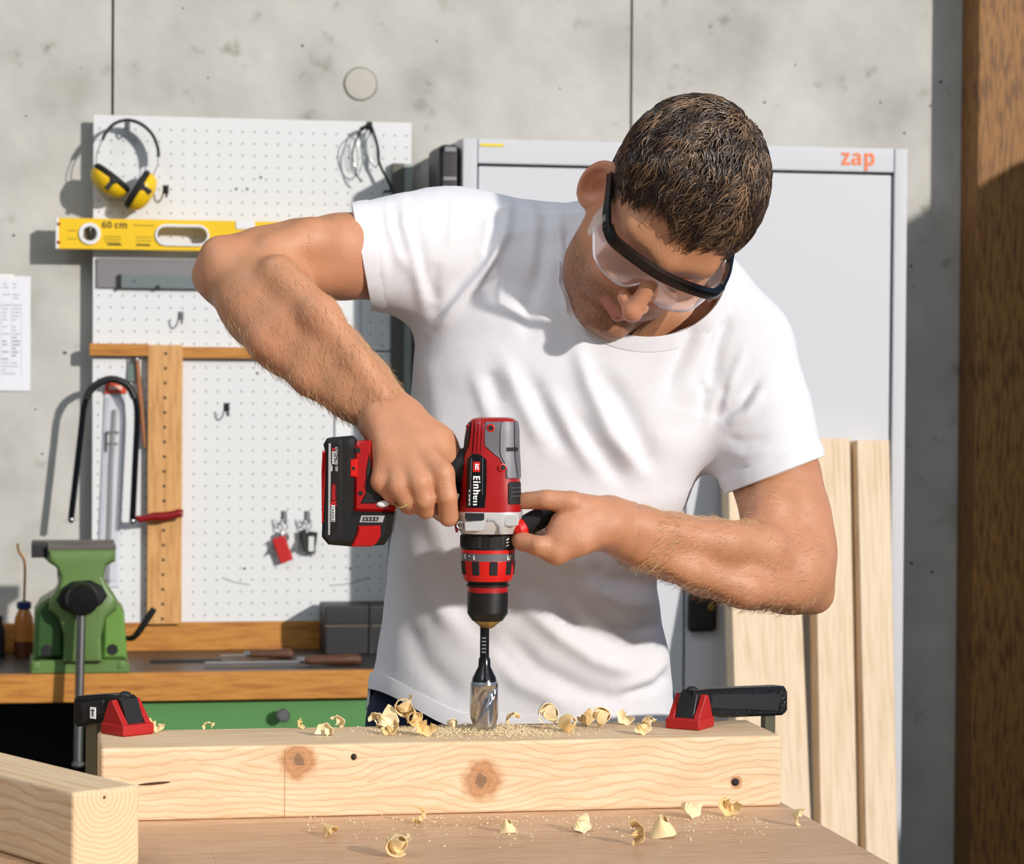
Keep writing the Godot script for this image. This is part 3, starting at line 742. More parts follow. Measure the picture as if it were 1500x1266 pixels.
func lying(called: String, label: String, cat_: String, x1: float, x2: float, x3: float, py: float, top: float, z: float, r: float, s: float, m: Material):
	var a := onz(x1, py, z); var b := onz(x2, py, z); var c := onz(x3, py, z)
	var t := thing(called, label, cat_, Vector3((a.x + c.x) / 2, top, z))
	var L := a.x - b.x
	var pr := [Vector2(0.002, 0), Vector2(r * 0.8, L * 0.02), Vector2(r, L * 0.1), Vector2(r * 0.95, L * 0.45), Vector2(r * 0.75, L * 0.75), Vector2(r * 0.85, L * 0.9), Vector2(r * 0.6, L)]
	part("handle", mv(rot(lathe(pr, 16), Vector3.BACK, 90), Vector3(a.x - t.position.x, r, 0)), m, t, 60)
	part("ferrule", mv(rot(lathe([Vector2(r * 0.62, 0), Vector2(r * 0.55, L * 0.14)], 14), Vector3.BACK, 90), Vector3(b.x - t.position.x, r, 0)), M.steel, t)
	part("blade", span(Vector3(c.x - t.position.x, r * 0.5, -r * 0.7), Vector3(b.x - t.position.x - L * 0.1, r * 0.5 + 0.004, r * 0.7), 0.001), M.steel, t)

# ================================================================ steel cabinet
func build_cabinet():
	var tl := onz(678, 202, ZC); var tr := onz(1330, 214, ZC)
	var w := tr.x - tl.x; var h := tl.y
	var c := thing("steel_cabinet", "tall white two-door steel cabinet with orange lettering behind the man", "cabinet", Vector3(tl.x, 0, ZC))
	var wm := mat(Color(0.79, 0.80, 0.825), 0.32)
	var d := -ZW + ZC - 0.005
	var st := 22.0 * 5.3 / FPX; var tp := 37.0 * 5.3 / FPX
	part("carcass", cat([span(Vector3(0, 0.0, -d), Vector3(0.02, h, -0.03)), span(Vector3(w - 0.02, 0, -d), Vector3(w, h, -0.03)), span(Vector3(0.02, h - 0.02, -d), Vector3(w - 0.02, h, -0.03)), span(Vector3(0.02, 0.05, -d), Vector3(w - 0.02, h - 0.02, -d + 0.01)), span(Vector3(0.02, 0.03, -d), Vector3(w - 0.02, 0.06, -0.03))]), wm, c)
	part("stile", span(Vector3(0, 0, -0.03), Vector3(st, h, 0), 0.003), wm, c)
	part("stile", span(Vector3(w - st * 0.95, 0, -0.03), Vector3(w, h, 0), 0.003), wm, c)
	part("top_rail", span(Vector3(st + 0.001, h - tp, -0.03), Vector3(w - st * 0.95 - 0.001, h, -0.001), 0.003), wm, c)
	part("plinth", span(Vector3(st, 0, -0.04), Vector3(w - st, 0.08, -0.01), 0.003), wm, c)
	var xm := onz(1004, 900, ZC).x - tl.x
	var top := h - tp - 0.005
	part("door", span(Vector3(st + 0.004, 0.085, -0.028), Vector3(xm - 0.002, top, -0.008), 0.003), wm, c)
	var dr := part("door", span(Vector3(xm + 0.002, 0.085, -0.028), Vector3(w - st * 0.95 - 0.004, top, -0.008), 0.003), wm, c)
	part("door_gap_shade", span(Vector3(st, 0.08, -0.05), Vector3(w - st, h - tp + 0.01, -0.035)), M.dark, c)  # dark sheet behind the doors; shade in the gaps put into its colour
	var hp := onz(1028, 897, ZC) - c.position
	var hn := part("handle", mv(sbox(Vector3(0.062, 0.082, 0.022), 0.010, Vector3.ZERO, 3), hp + Vector3(0, 0, 0.003)), M.black, dr)
	var hk := part("keyhole", mv(rot(lathe([Vector2(0.008, 0), Vector2(0.007, 0.004), Vector2(0.003, 0.0045)], 16), Vector3.RIGHT, 90), hp + Vector3(0.016, 0.012, 0.0135)), mat(Color(0.62, 0.52, 0.25), 0.3, 0.8), dr)
	lettering("lettering", "zap", 25.0 * 5.3 / FPX, mat(Color(0.92, 0.47, 0.26), 0.5), c, Transform3D(Basis.IDENTITY, onz(1257, 231, ZC) - c.position + Vector3(0, 0.0, 0.0)), "Droid Sans", 700, 0.001)
	part("sticker", span(onz(703, 210, ZC + 0.0002) - c.position, onz(738, 215, ZC + 0.0008) - c.position), mat(Color(0.90, 0.80, 0.12), 0.5), c)
	# black tool case on the cabinet's left side
	var ca := onz(644, 211, ZC - 0.02); var cb := onz(676, 430, ZC - 0.02); cb.x = minf(cb.x, tl.x - 0.002)
	var k := thing("tool_case", "narrow black tool case with grey clasps standing upright beside white cabinet", "tool case", Vector3((ca.x + cb.x) / 2, 0, ZC - 0.10))
	var kw := cb.x - ca.x; var kh := ca.y
	part("case_shell", sbox(Vector3(kw, kh, 0.16), 0.012, Vector3(0, kh / 2, 0), 2), mat(Color(0.10, 0.095, 0.11), 0.5), k)
	part("case_face", sbox(Vector3(kw * 0.72, kh - 0.03, 0.01), 0.003, Vector3(0, kh / 2, 0.079)), mat(Color(0.19, 0.18, 0.20), 0.5), k)
	for q in [[660, 219, 18, 8], [659, 262, 20, 6], [652, 278, 7, 12]]:
		var p := onz(q[0], q[1], ZC - 0.015) - k.position
		part("clasp", sbox(Vector3(q[2], q[3], 4) * 5.3 / FPX, 0.002, Vector3(p.x, p.y, 0.085)), mat(Color(0.52, 0.52, 0.54), 0.5), k)
	# unseen locker beyond the right of the picture, placed to shade wall and post
	var oc := thing("unseen_locker", "unseen grey locker at the right wall, placed to shade the timber post", "locker", Vector3(2.42, 0, -5.1))
	part("locker_body", span(Vector3(0, 0, 0), Vector3(0.32, 2.02, 0.55), 0.004), mat(Color(0.6, 0.62, 0.64), 0.4), oc)
	part("locker_door", span(Vector3(-0.015, 0.06, 0.01), Vector3(-0.001, 2.0, 0.54), 0.004), mat(Color(0.62, 0.64, 0.66), 0.4), oc)

# ================================================================ planks leaning at the cabinet
func plank(label: String, q: Array, zt: float, zb: float, thick: float):
	# q: left and right px at top, py top, left and right px at py 1230
	var a := onz(q[0], q[2], zt); var b := onz(q[1], q[2], zt)
	var k: float = q[2] - 1230.0
	var zl := lerpf(zt, zb, 0.62)
	var c := onz(q[3], 1230, zl); var d := onz(q[4], 1230, zl)
	# carry the lines on to the floor
	var f := a.y / (a.y - c.y)
	var c0 := a + (c - a) * f; var d0 := b + (d - b) * f
	var t := thing("pine_plank", label, "plank", (c0 + d0) / 2, "planks leaning at the white cabinet")
	var o := t.position
	var back := Vector3(0, -0.1, -1).normalized() * thick
	var s := PackedVector3Array()
	var bev := 0.003
	var rings := []
	for e in [[c0, d0], [a, b]]:
		var r := PackedVector3Array()
		var l: Vector3 = e[0] - o; var rr: Vector3 = e[1] - o
		var u := (rr - l).normalized()
		r.append_array([l + u * bev, rr - u * bev, rr + back * 0.1, rr + back * 0.9, rr - u * bev + back, l + u * bev + back, l + back * 0.9, l + back * 0.1])
		rings.append(r)
	part("board", loft(rings), M.pine_up, t)
	return t

func build_planks():
	plank("thick pine board with shaded left side, leftmost of the leaning planks", [1064, 1166, 660, 1081, 1190], ZC + 0.05, ZC + 0.36, 0.055)
	plank("middle pine board leaning at the white cabinet, one small dark knot low down", [1191, 1246, 642, 1201, 1257], ZC + 0.06, ZC + 0.32, 0.05)
	plank("rightmost leaning pine board with brown streaks, beside the cabinet's right stile", [1254, 1304, 645, 1267, 1316], ZC + 0.06, ZC + 0.32, 0.065)

# ================================================================ front bench, beams
func pine_image(w: int, h: int, seed_: int, knots: Array, lines := 9.0) -> Image:
	# growth lines that bend round knots; knots: [x, y, radius] in fractions of the height
	var im := Image.create(w, h, false, Image.FORMAT_RGB8)
	var n := FastNoiseLite.new(); n.seed = seed_; n.frequency = 0.9; n.fractal_octaves = 2
	var n2 := FastNoiseLite.new(); n2.seed = seed_ + 1; n2.frequency = 14.0; n2.fractal_octaves = 2
	var base := Color(0.865, 0.745, 0.60); var pale := Color(0.90, 0.80, 0.67); var line := Color(0.74, 0.58, 0.42)
	for j in h:
		for i in w:
			var x := float(i) / h; var y := float(j) / h
			var v := y + 0.16 * n.get_noise_2d(x * 0.55, y * 0.7) + 0.02 * n.get_noise_2d(x * 4.0 + 40.0, y * 3.0)
			var kd := 9.0; var ka := 0.0
			for k in knots:
				var dx: float = (x - k[0]); var dy: float = y - k[1]
				var r := sqrt(dx * dx * 0.55 + dy * dy)
				v += signf(dy) * k[2] * 1.25 * exp(-r * r / (k[2] * k[2] * 9.0)) * -1.0
				r = sqrt(dx * dx + dy * dy) / k[2]
				if r < kd: kd = r; ka = atan2(dy, dx)
			var f := fposmod(v * lines, 1.0)
			var l := smoothstep(0.55, 0.93, f) * (1.0 - smoothstep(0.95, 1.0, f))
			var c := base.lerp(pale, clampf(0.5 + n.get_noise_2d(x * 0.8 + 9.0, y * 7.0), 0, 1)).lerp(line, l * 0.42)
			c = c * (1.0 + 0.035 * n2.get_noise_2d(x * 0.25, y * 6.0))
			if kd < 1.5:
				kd += 0.22 * n2.get_noise_2d(x * 0.35, y * 0.35)
				var ring := 0.5 + 0.5 * sin(kd * 16.0 + 2.0 * n2.get_noise_2d(ka, kd))
				var kc := Color(0.70, 0.46, 0.27).lerp(Color(0.52, 0.31, 0.17), ring * 0.6)
				if kd < 0.35: kc = kc.lerp(Color(0.22, 0.12, 0.07), 0.65)
				c = c.lerp(kc, (1.0 - smoothstep(0.75, 1.5, kd)) * 0.66)
			im.set_pixel(i, j, c)
	return im

func end_image(sz: int, seed_: int) -> Image:
	var im := Image.create(sz, sz, false, Image.FORMAT_RGB8)
	var n := FastNoiseLite.new(); n.seed = seed_; n.frequency = 2.0
	for j in sz:
		for i in sz:
			var x := float(i) / sz; var y := float(j) / sz
			var r := Vector2(x - 0.46, (y - 0.10) * 1.05).length() + 0.03 * n.get_noise_2d(x, y)
			var f := fposmod(r * 15.0, 1.0)
			var c := Color(0.89, 0.765, 0.62).lerp(Color(0.80, 0.63, 0.47), smoothstep(0.4, 0.95, f) * 0.5)
			if r < 0.022: c = Color(0.45, 0.28, 0.16)
			im.set_pixel(i, j, c)
	return im

# squared timber: own axes, x length, y height, z depth; faces: long front, end, others
func timber(t: Node3D, called: String, size: Vector3, face: Material, endm: Material, rest: Material, r := 0.003) -> MeshInstance3D:
	var s := sbox(size, r, Vector3(size.x / 2, size.y / 2, -size.z / 2), 2)
	var sets := [PackedVector3Array(), PackedVector3Array(), PackedVector3Array()]
	for i in range(0, s.size(), 3):
		var n := (s[i + 1] - s[i]).cross(s[i + 2] - s[i]).normalized()
		var k := 0 if n.z > 0.75 else 1 if absf(n.x) > 0.75 else 2
		for j in 3: sets[k].append(s[i + j])
	var m := ArrayMesh.new()
	for k in 3:
		var uv := PackedVector2Array()
		for p in sets[k]:
			if k == 1: uv.append(Vector2(-p.z / size.z, 1.0 - p.y / size.y))
			else: uv.append(Vector2(p.x / size.x, 1.0 - p.y / size.y))
		var one := soup_mesh(sets[k], 50, uv)
		m.add_surface_from_arrays(Mesh.PRIMITIVE_TRIANGLES, one.surface_get_arrays(0))
		m.surface_set_material(k, [face, endm, rest][k])
	return inst(called, m, null, t)

func build_front_bench():
	var pl := ony(202, 1201, BENCH_Y); var pr := ony(1145, 1184, BENCH_Y)
	beam_z = (pl.z + pr.z) / 2.0
	var xl := onz(147, 1140, beam_z).x; var xr := onz(1145, 1130, beam_z).x
	var bh := onz(650, 1087, beam_z).y - BENCH_Y
	var bd := beam_d
	# bench: edge-glued staves on a frame
	var bxr := ony(1150, 1188, BENCH_Y).x + 0.012; var bz0 := beam_z - bd - 0.001
	var b := thing("workbench", "front workbench with glued brown stave top under the drilled beam", "workbench", Vector3(0.35, 0, -2.1))
	var o := b.position
	rng.seed = 21
	var vars := []
	for i in 4:
		var k := rng.randf_range(-0.035, 0.035)
		var m := wood([Color(0.67 + k, 0.515 + k, 0.39 + k), Color(0.76 + k, 0.605 + k, 0.475 + k), Color(0.79 + k, 0.645 + k, 0.515 + k), Color(0.72 + k, 0.565 + k, 0.435 + k)], Vector3(1.6, 11.0, 15.0), 30 + i, 0.42, true)
		vars.append(m)
	var z := bz0
	while z < -1.62:
		var d := 0.052
		var x := -0.95 - rng.randf() * 0.3
		while x < bxr:
			var x2 := minf(x + rng.randf_range(0.35, 0.8), bxr)
			if bxr - x2 < 0.08: x2 = bxr
			part("bench_stave", span(Vector3(maxf(x, -0.95), BENCH_Y - 0.045, z) - o, Vector3(x2, BENCH_Y, z + d) - o, 0.0005), vars[rng.randi() % 4], b)
			x = x2
		z += d
	for q in [[-0.85, bz0 + 0.05], [bxr - 0.15, bz0 + 0.05], [-0.85, -1.72], [bxr - 0.15, -1.72]]:
		part("bench_leg", span(Vector3(q[0], 0, q[1]) - o, Vector3(q[0] + 0.08, BENCH_Y - 0.045, q[1] + 0.08) - o, 0.004), M.bench, b)
	for zz in [bz0 + 0.07, -1.70]:
		part("apron", span(Vector3(-0.77, BENCH_Y - 0.14, zz) - o, Vector3(bxr - 0.15, BENCH_Y - 0.047, zz + 0.03) - o, 0.003), M.bench, b)
	# the beam being drilled
	var L := xr - xl
	var ar := L / bh
	var kx := func(px: float) -> float: return (onz(px, 1140, beam_z).x - xl) / bh
	var ky := func(px: float, py: float) -> float: return 1.0 - (onz(px, py, beam_z).y - BENCH_Y) / bh
	var fm := mat(Color.WHITE, 0.6)
	fm.albedo_texture = ImageTexture.create_from_image(pine_image(int(190 * ar), 190, 5, [[kx.call(436.0), ky.call(436.0, 1115.0), 0.21], [kx.call(706.0), ky.call(706.0, 1143.0), 0.235], [kx.call(1077.0), ky.call(1077.0, 1146.0), 0.075], [kx.call(518.0), ky.call(518.0, 1109.0), 0.04]]))
	var em := mat(Color.WHITE, 0.75); em.albedo_texture = ImageTexture.create_from_image(end_image(256, 3))
	var beam := thing("timber_beam", "squared pine beam with dark knots clamped on bench and drilled", "beam", Vector3(xl, BENCH_Y, beam_z))
	timber(beam, "beam_body", Vector3(L, bh, bd), fm, em, M.pine, 0.004)
	var hole := ony(706, 1066, BENCH_Y + bh) - beam.position
	part("bore_rim", mv(lathe([Vector2(0.0155, -0.0005), Vector2(0.0165, 0.0012), Vector2(0.0175, 0.0004)], 24), hole), mat(Color(0.45, 0.30, 0.17), 0.9), beam)
	for q in [[518, 1109, 4.5, 5.0], [1077, 1146, 7.0, 6.0]]:
		part("knot", mv(ball(Vector3(q[2] * 0.00062, q[3] * 0.00068, 0.0012), Vector3.ZERO, 14), onz(q[0], q[1], beam_z) - beam.position), mat(Color(0.11, 0.06, 0.04), 0.7), beam)
	# resin pocket and a scarf joint line
	part("resin_pocket", mv(rot(ball(Vector3(0.0165, 0.0014, 0.0009), Vector3.ZERO, 14), Vector3.BACK, 4), onz(226, 1148, beam_z) - beam.position), mat(Color(0.30, 0.15, 0.06), 0.5), beam)
	var ja := onz(417, 1092, beam_z) - beam.position
	part("finger_joint", span(Vector3(ja.x, 0.001, 0.0), Vector3(ja.x + 0.0006, bh - 0.004, 0.0003)), mat(Color(0.70, 0.50, 0.30), 0.8), beam)
	# shorter beam lying towards the camera
	var c := W(202, 1152, 2.33)
	var d0 := ony(202, 1330, BENCH_Y)
	var h2 := bh
	var cc := ony(206, 1152, BENCH_Y + h2 - 0.001)
	var dir := (cam_xf.basis * Vector3(-0.63, 0, -0.78)); dir.y = 0; dir = dir.normalized()
	var side := Vector3(dir.z, 0, -dir.x)   # to the left of the beam's run
	if (cam_xf.basis.inverse() * side).x > 0.0: side = -side
	var fm2 := mat(Color.WHITE, 0.6); fm2.albedo_texture = ImageTexture.create_from_image(pine_image(900, 150, 12, [[2.4, 0.3, 0.05]], 7.0))
	var em2 := mat(Color.WHITE, 0.75); em2.albedo_texture = ImageTexture.create_from_image(end_image(256, 8))
	# own axes: x along the run, z to its left side
	var bs := Basis(dir, Vector3.UP, dir.cross(Vector3.UP))
	var wd := 0.069
	# the left long face must look to +z of the node: choose the axes so
	if bs.z.dot(side) < 0.0: bs = Basis(-dir, Vector3.UP, -dir.cross(Vector3.UP))
	var corner := Vector3(cc.x, BENCH_Y, cc.z)
	var t2 := thing("timber_beam", "pale pine beam end with growth rings at the bottom left corner", "beam", Vector3(cc.x, BENCH_Y, cc.z), "", bs)
	var tm := timber(t2, "beam_body", Vector3(0.62, h2, wd), fm2, em2, M.pine, 0.005)
	# place so that the right end corner sits at the node
	var along: float = (bs.inverse() * dir).x
	tm.position = Vector3(0.0 if along > 0.0 else -0.62, 0, wd)

# ================================================================ the drill
var DD := 2.72       # distance of the drill's axis
var ds := 0.0
var d_at: Vector3
var d_bs: Basis

# housing levels: [py, left px, right px, half depth in m]
var HL := [[611.5, 699.0, 742.0, 0.020], [613.0, 691.0, 749.0, 0.027], [617.0, 685.0, 754.5, 0.031], [628.0, 681.0, 756.5, 0.033], [645.0, 678.5, 757.0, 0.034], [662.0, 677.0, 757.5, 0.035], [675.0, 675.0, 758.5, 0.036], [700.0, 672.0, 759.5, 0.037], [725.0, 670.0, 761.0, 0.038], [749.0, 668.5, 762.5, 0.038]]

func dl(px: float, py: float, z := 0.0) -> Vector3:
	return Vector3((px - 711.0) * ds, (1066.0 - py) * ds, z)

func d_level(py: float) -> Array:
	for i in HL.size() - 1:
		if py <= HL[i + 1][0]:
			var t: float = clampf((py - HL[i][0]) / (HL[i + 1][0] - HL[i][0]), 0, 1)
			return [lerpf(HL[i][1], HL[i + 1][1], t), lerpf(HL[i][2], HL[i + 1][2], t), lerpf(HL[i][3], HL[i + 1][3], t)]
	return [HL[-1][1], HL[-1][2], HL[-1][3]]

func d_point(py: float, th: float, off: float) -> Vector3:
	var l := d_level(py)
	var c := cos(th); var s := sin(th)
	var ex := 2.0 / 3.2
	var x := signf(c) * pow(absf(c), ex); var z := signf(s) * pow(absf(s), ex)
	var p := dl((l[0] + l[1]) / 2.0 + x * (l[1] - l[0]) / 2.0, py, z * l[2])
	return p + Vector3(c, 0, s).normalized() * off

func d_theta(py: float, px: float) -> float:
	var l := d_level(py)
	var f := clampf((px - (l[0] + l[1]) / 2.0) / ((l[1] - l[0]) / 2.0), -0.9999, 0.9999)
	return acos(signf(f) * pow(absf(f), 1.6))

# raised field on the housing; rows of [py, left px, right px]; px beyond the outline wraps round by degrees (right 1000+deg, left -1000-deg)
func d_patch(rows: Array, off: float, n := 10) -> PackedVector3Array:
	var o := PackedVector3Array(); var g := []
	var full := []
	for i in rows.size() - 1:
		var steps := maxi(1, int(absf(rows[i + 1][0] - rows[i][0]) / 5.0))
		for k in steps: full.append([lerpf(rows[i][0], rows[i + 1][0], float(k) / steps), lerpf(rows[i][1], rows[i + 1][1], float(k) / steps), lerpf(rows[i][2], rows[i + 1][2], float(k) / steps)])
	full.append(rows[-1])
	for r in full:
		var a: float = deg_to_rad(180.0 + (-r[1] - 1000.0)) if r[1] < -900.0 else d_theta(r[0], r[1])
		var b: float = deg_to_rad(-(r[2] - 1000.0)) if r[2] > 900.0 else d_theta(r[0], r[2])
		var up := PackedVector3Array(); var lo := PackedVector3Array()
		for k in n + 1:
			var th := lerpf(a, b, float(k) / n)
			up.append(d_point(r[0], th, off)); lo.append(d_point(r[0], th, -0.002))
		g.append([up, lo])
	for i in g.size() - 1:
		for k in n:
			quad(o, g[i][0][k], g[i + 1][0][k], g[i + 1][0][k + 1], g[i][0][k + 1])
			quad(o, g[i][1][k], g[i][1][k + 1], g[i + 1][1][k + 1], g[i + 1][1][k])
		quad(o, g[i][0][0], g[i][1][0], g[i + 1][1][0], g[i + 1][0][0])
		quad(o, g[i][0][n], g[i + 1][0][n], g[i + 1][1][n], g[i][1][n])
	for e in [0, g.size() - 1]:
		for k in n:
			if e == 0: quad(o, g[e][0][k], g[e][0][k + 1], g[e][1][k + 1], g[e][1][k])
			else: quad(o, g[e][0][k], g[e][1][k], g[e][1][k + 1], g[e][0][k + 1])
	return fixed(o)

func d_ring(y0: float, y1: float, r0: float, r1: float, extra := []) -> PackedVector3Array:
	var pr := [Vector2(r0 * ds, (1066 - y0) * ds)]
	for q in extra: pr.append(Vector2(q[1] * ds, (1066 - q[0]) * ds))
	pr.append(Vector2(r1 * ds, (1066 - y1) * ds))
	return mv(lathe(pr, 48), Vector3(2 * ds, 0, 0))

# pad on a ring: angle range in degrees (90 faces the front), heights, radius
func d_pad(a0: float, a1: float, y0: float, y1: float, r0: float, r1: float, n := 8) -> PackedVector3Array:
	var o := PackedVector3Array(); var g := []
	for q in [[y0, r0 - 2.5], [y0 + 1.2, r0], [y1 - 1.2, r1], [y1, r1 - 2.5]]:
		var row := PackedVector3Array()
		for k in n + 1:
			var a := deg_to_rad(lerpf(a0, a1, float(k) / n))
			var rr: float = q[1] - (1.6 if k == 0 or k == n else 0.0)
			row.append(Vector3((2 + cos(a) * rr) * ds, (1066 - q[0]) * ds, sin(a) * rr * ds))
		g.append(row)
	for i in 3:
		for k in n: quad(o, g[i][k], g[i][k + 1], g[i + 1][k + 1], g[i + 1][k])
	return o

func dpoly(list: Array) -> PackedVector2Array:
	var p := PackedVector2Array()
	for q in list: p.append(Vector2((q[0] - 711.0) * ds, (1066.0 - q[1]) * ds))
	return p

func build_drill():
	ds = DD / FPX
	d_bs = Basis(Vector3.UP, deg_to_rad(-10.5))
	d_at = W(711, 1066, DD)
	var t := thing("cordless_drill", "red and black cordless drill held upright over the beam", "drill", d_at, "", d_bs)
	var red: StandardMaterial3D = M.red
	var orange := mat(Color(0.80, 0.07, 0.04), 0.38)
	var grey := mat(Color(0.38, 0.375, 0.40), 0.5)
	var soft := mat(Color(0.045, 0.045, 0.05), 0.62)
	var silver := mat(Color(0.80, 0.80, 0.80), 0.35, 0.25)
	var rings := []
	var pys := [611.5, 613.0, 617.0, 622.0, 628.0, 636.0, 645.0, 655.0, 662.0, 668.0, 675.0, 688.0, 700.0, 712.0, 725.0, 737.0, 749.0]
	for py in pys:
		var r := PackedVector3Array()
		for k in 48: r.append(d_point(py, TAU * k / 48.0, 0.0))
		rings.append(r)
	var hs := part("housing", loft(rings), red, t, 45)
	for k in 4:
		part("cooling_rib", d_patch([[615, 690.5 + k * 5.0, 693 + k * 5.0], [640, 688.5 + k * 5.2, 691.2 + k * 5.2], [663 - absf(k - 1.0) * 2, 687.0 + k * 5.4, 690.0 + k * 5.4]], 0.0016, 3), red, hs)
	part("cooling_slot", d_patch([[617, 693.2, 695.3], [640, 691.4, 693.5], [658, 690.2, 692.2]], 0.0003, 2), mat(Color(0.25, 0.01, 0.02), 0.6), hs)  # flat dark red patch; shade between the ribs put into its colour
	part("side_grip", d_patch([[614, -1060, 689], [640, -1060, 686], [655, -1060, 683.5], [664, -1060, 679], [690, -1060, 675]], 0.0009), soft, t)
	var cover := part("grey_cover", d_patch([[612.5, 712, 1070], [618, 709, 1070], [640, 707.5, 1070], [652, 708.5, 1070], [664, 722, 1070], [669, 729, 1070], [686, 738, 1070], [699, 738.5, 1070]], 0.0011), grey, t)
	part("cover_ridge", d_patch([[617, 735, 746], [620, 731.5, 748], [630, 730, 748.3], [660, 730, 749], [668, 732, 749.5], [682, 739, 751], [698, 740, 753]], 0.0023), mat(Color(0.48, 0.475, 0.50), 0.45), cover)
	part("cover_slot", d_patch([[654, 738, 752.5], [659.5, 738, 752.5]], 0.0029, 4), M.ink, cover)
	part("cover_seam", d_patch([[618, 747.2, 748.2], [640, 747.5, 748.5], [668, 748.5, 749.5], [698, 752.5, 753.5]], 0.0026, 2), M.ink, cover)
	var plate := part("name_plate", d_patch([[664, 691, 701], [672, 683, 710.5], [700, 683, 711], [725, 682.5, 710], [741, 682, 708.5]], 0.0012), mat(Color(0.02, 0.018, 0.02), 0.12), t)
	part("plate_rim", d_patch([[670, 689.3, 690.3], [738, 687.8, 688.6]], 0.0016, 2), grey, plate)
	part("plate_rim", d_patch([[670, 705.0, 705.8], [722, 704.6, 705.2]], 0.0016, 2), grey, plate)
	var zf := d_point(705, d_theta(705, 697), 0.0019).z
	var pt := func(px: float, py: float, z: float, turn: float) -> Transform3D: return Transform3D(Basis(Vector3.BACK, deg_to_rad(turn)), dl(px, py, z))
	part("logo_field", d_patch([[675, 692, 701.5], [689.5, 692, 701.5]], 0.0018, 4), orange, plate)
	part("logo_mark", mv(cat([sbox(Vector3(1.6 * ds, 8.5 * ds, 0.0006), 0.0001, Vector3(-1.8 * ds, 0, 0)), sbox(Vector3(4.6 * ds, 1.7 * ds, 0.0006), 0.0001, Vector3(0.6 * ds, 3.3 * ds, 0)), sbox(Vector3(3.4 * ds, 1.7 * ds, 0.0006), 0.0001, Vector3(0.6 * ds, 0.4 * ds, 0)), sbox(Vector3(2.4 * ds, 3 * ds, 0.0006), 0.0001, Vector3(1.6 * ds, -2.7 * ds, 0))]), dl(696.8, 682.2, d_point(682, d_theta(682, 697), 0.0021).z)), M.print, plate)
	var lw := lettering("maker_lettering", "Einhell", 10.0 * ds, M.print, plate, pt.call(696.2, 716.5, zf, -90.0))
	for q in [[717, 2.6], [724, 4.0], [730, 5.0], [736, 4.0]]: part("small_print", sbox(Vector3(1.0 * ds, q[1] * ds, 0.0004), 0.0001, dl(686.0, q[0], zf - 0.0008)), M.print, plate)
	for q in [[716.5, 626, 4.4], [733.5, 683, 4.6], [669.5, 686, 2.5], [684.5, 625, 2.8]]:
		var th := d_theta(q[1], q[0])
		var n := Vector3(cos(th), 0, sin(th))
		var b := Basis(Vector3.UP.cross(n).normalized(), n, Vector3.UP.cross(n).normalized().cross(n))
		var sc := part("screw_boss", xf(lathe([Vector2(q[2] * 1.35 * ds, -0.001), Vector2(q[2] * 1.3 * ds, 0.0020), Vector2(q[2] * ds, 0.0024)], 20), Transform3D(b, d_point(q[1], th, 0.0))), orange, t)
		part("screw_hole", xf(lathe([Vector2(q[2] * 0.9 * ds, 0.001), Vector2(q[2] * 0.85 * ds, 0.0027)], 18), Transform3D(b, d_point(q[1], th, 0.0))), M.ink, sc)
	var sw := part("switch_bezel", d_patch([[704, 744, 757.5], [706, 742, 758.5], [733, 742, 759.5], [736, 744, 758.5]], 0.0014), M.ink, t)
	for k in 3: part("switch_ridge", d_patch([[711 + k * 6, 744, 757], [714 + k * 6, 744, 757]], 0.0026, 4), mat(Color(0.2, 0.2, 0.21), 0.4), sw)
	# gearbox
	var gb := []
	for q in [[748.0, 668.0, 763.0, 0.039], [751.0, 667.0, 763.5, 0.0395], [764.0, 667.0, 761.0, 0.039], [772.0, 668.5, 757.0, 0.037], [780.0, 673.0, 753.5, 0.034]]:
		var r := PackedVector3Array()
		for k in 48:
			var a := TAU * k / 48.0
			r.append(dl((q[1] + q[2]) / 2.0 + signf(cos(a)) * pow(absf(cos(a)), 0.65) * (q[2] - q[1]) / 2.0, q[0], signf(sin(a)) * pow(absf(sin(a)), 0.65) * q[3]))
		gb.append(r)
	var gx := part("gearbox", loft(gb), silver, t, 40)
	var zg := 0.0385
	part("gear_window", prism(dpoly([[680, 749], [708, 749], [708, 758], [704, 760], [683, 760], [680, 757]]), zg - 0.004, zg + 0.0012, 0.0006), mat(Color(0.13, 0.13, 0.14), 0.4), gx)
	part("gear_panel", prism(dpoly([[679, 762], [708, 761], [707, 772], [702, 775], [680, 775]]), zg - 0.004, zg + 0.0014, 0.0008), silver, gx)
	part("gear_rib", prism(dpoly([[711, 757], [722, 757], [732, 767], [733, 779], [729, 779], [728, 769], [720, 761], [711, 762]]), zg - 0.006, zg + 0.0014, 0.0008), mat(Color(0.66, 0.66, 0.67), 0.35, 0.25), gx)
	part("gear_block", prism(dpoly([[737, 751], [757, 751], [757, 766], [752, 768], [739, 768], [736, 763]]), zg - 0.01, zg - 0.0005, 0.001), silver, gx)
	part("screw_boss", mv(rot(tube_ring(4.6 * ds, 1.3 * ds, 20, 8), Vector3.RIGHT, 90), dl(673, 767, 0.034)), mat(Color(0.6, 0.6, 0.6), 0.35, 0.4), gx)
	part("collar", prism(dpoly([[664, 747], [669, 747], [669, 779], [666, 778], [664.5, 770]]), -0.025, 0.022, 0.002), red, t)
	# gear selector and torque rings
	part("selector_ring", d_ring(780, 804, 38.5, 39, [[781.5, 39.3], [802.5, 39.3]]), M.black, t)
	for k in 8: part("selector_pad", d_pad(75 + k * 45 - 16, 75 + k * 45 + 16, 783, 801.5, 41, 41), M.rubber, t)
	part("red_ring", d_ring(804, 809, 39.8, 39.8), orange, t)
	part("number_ring", d_ring(809, 820, 39.3, 39.0), grey, t)
	part("torque_ring", d_ring(819, 850, 38.6, 34.0, [[822, 39.2], [838, 37.8], [846, 36.0]]), orange, t)
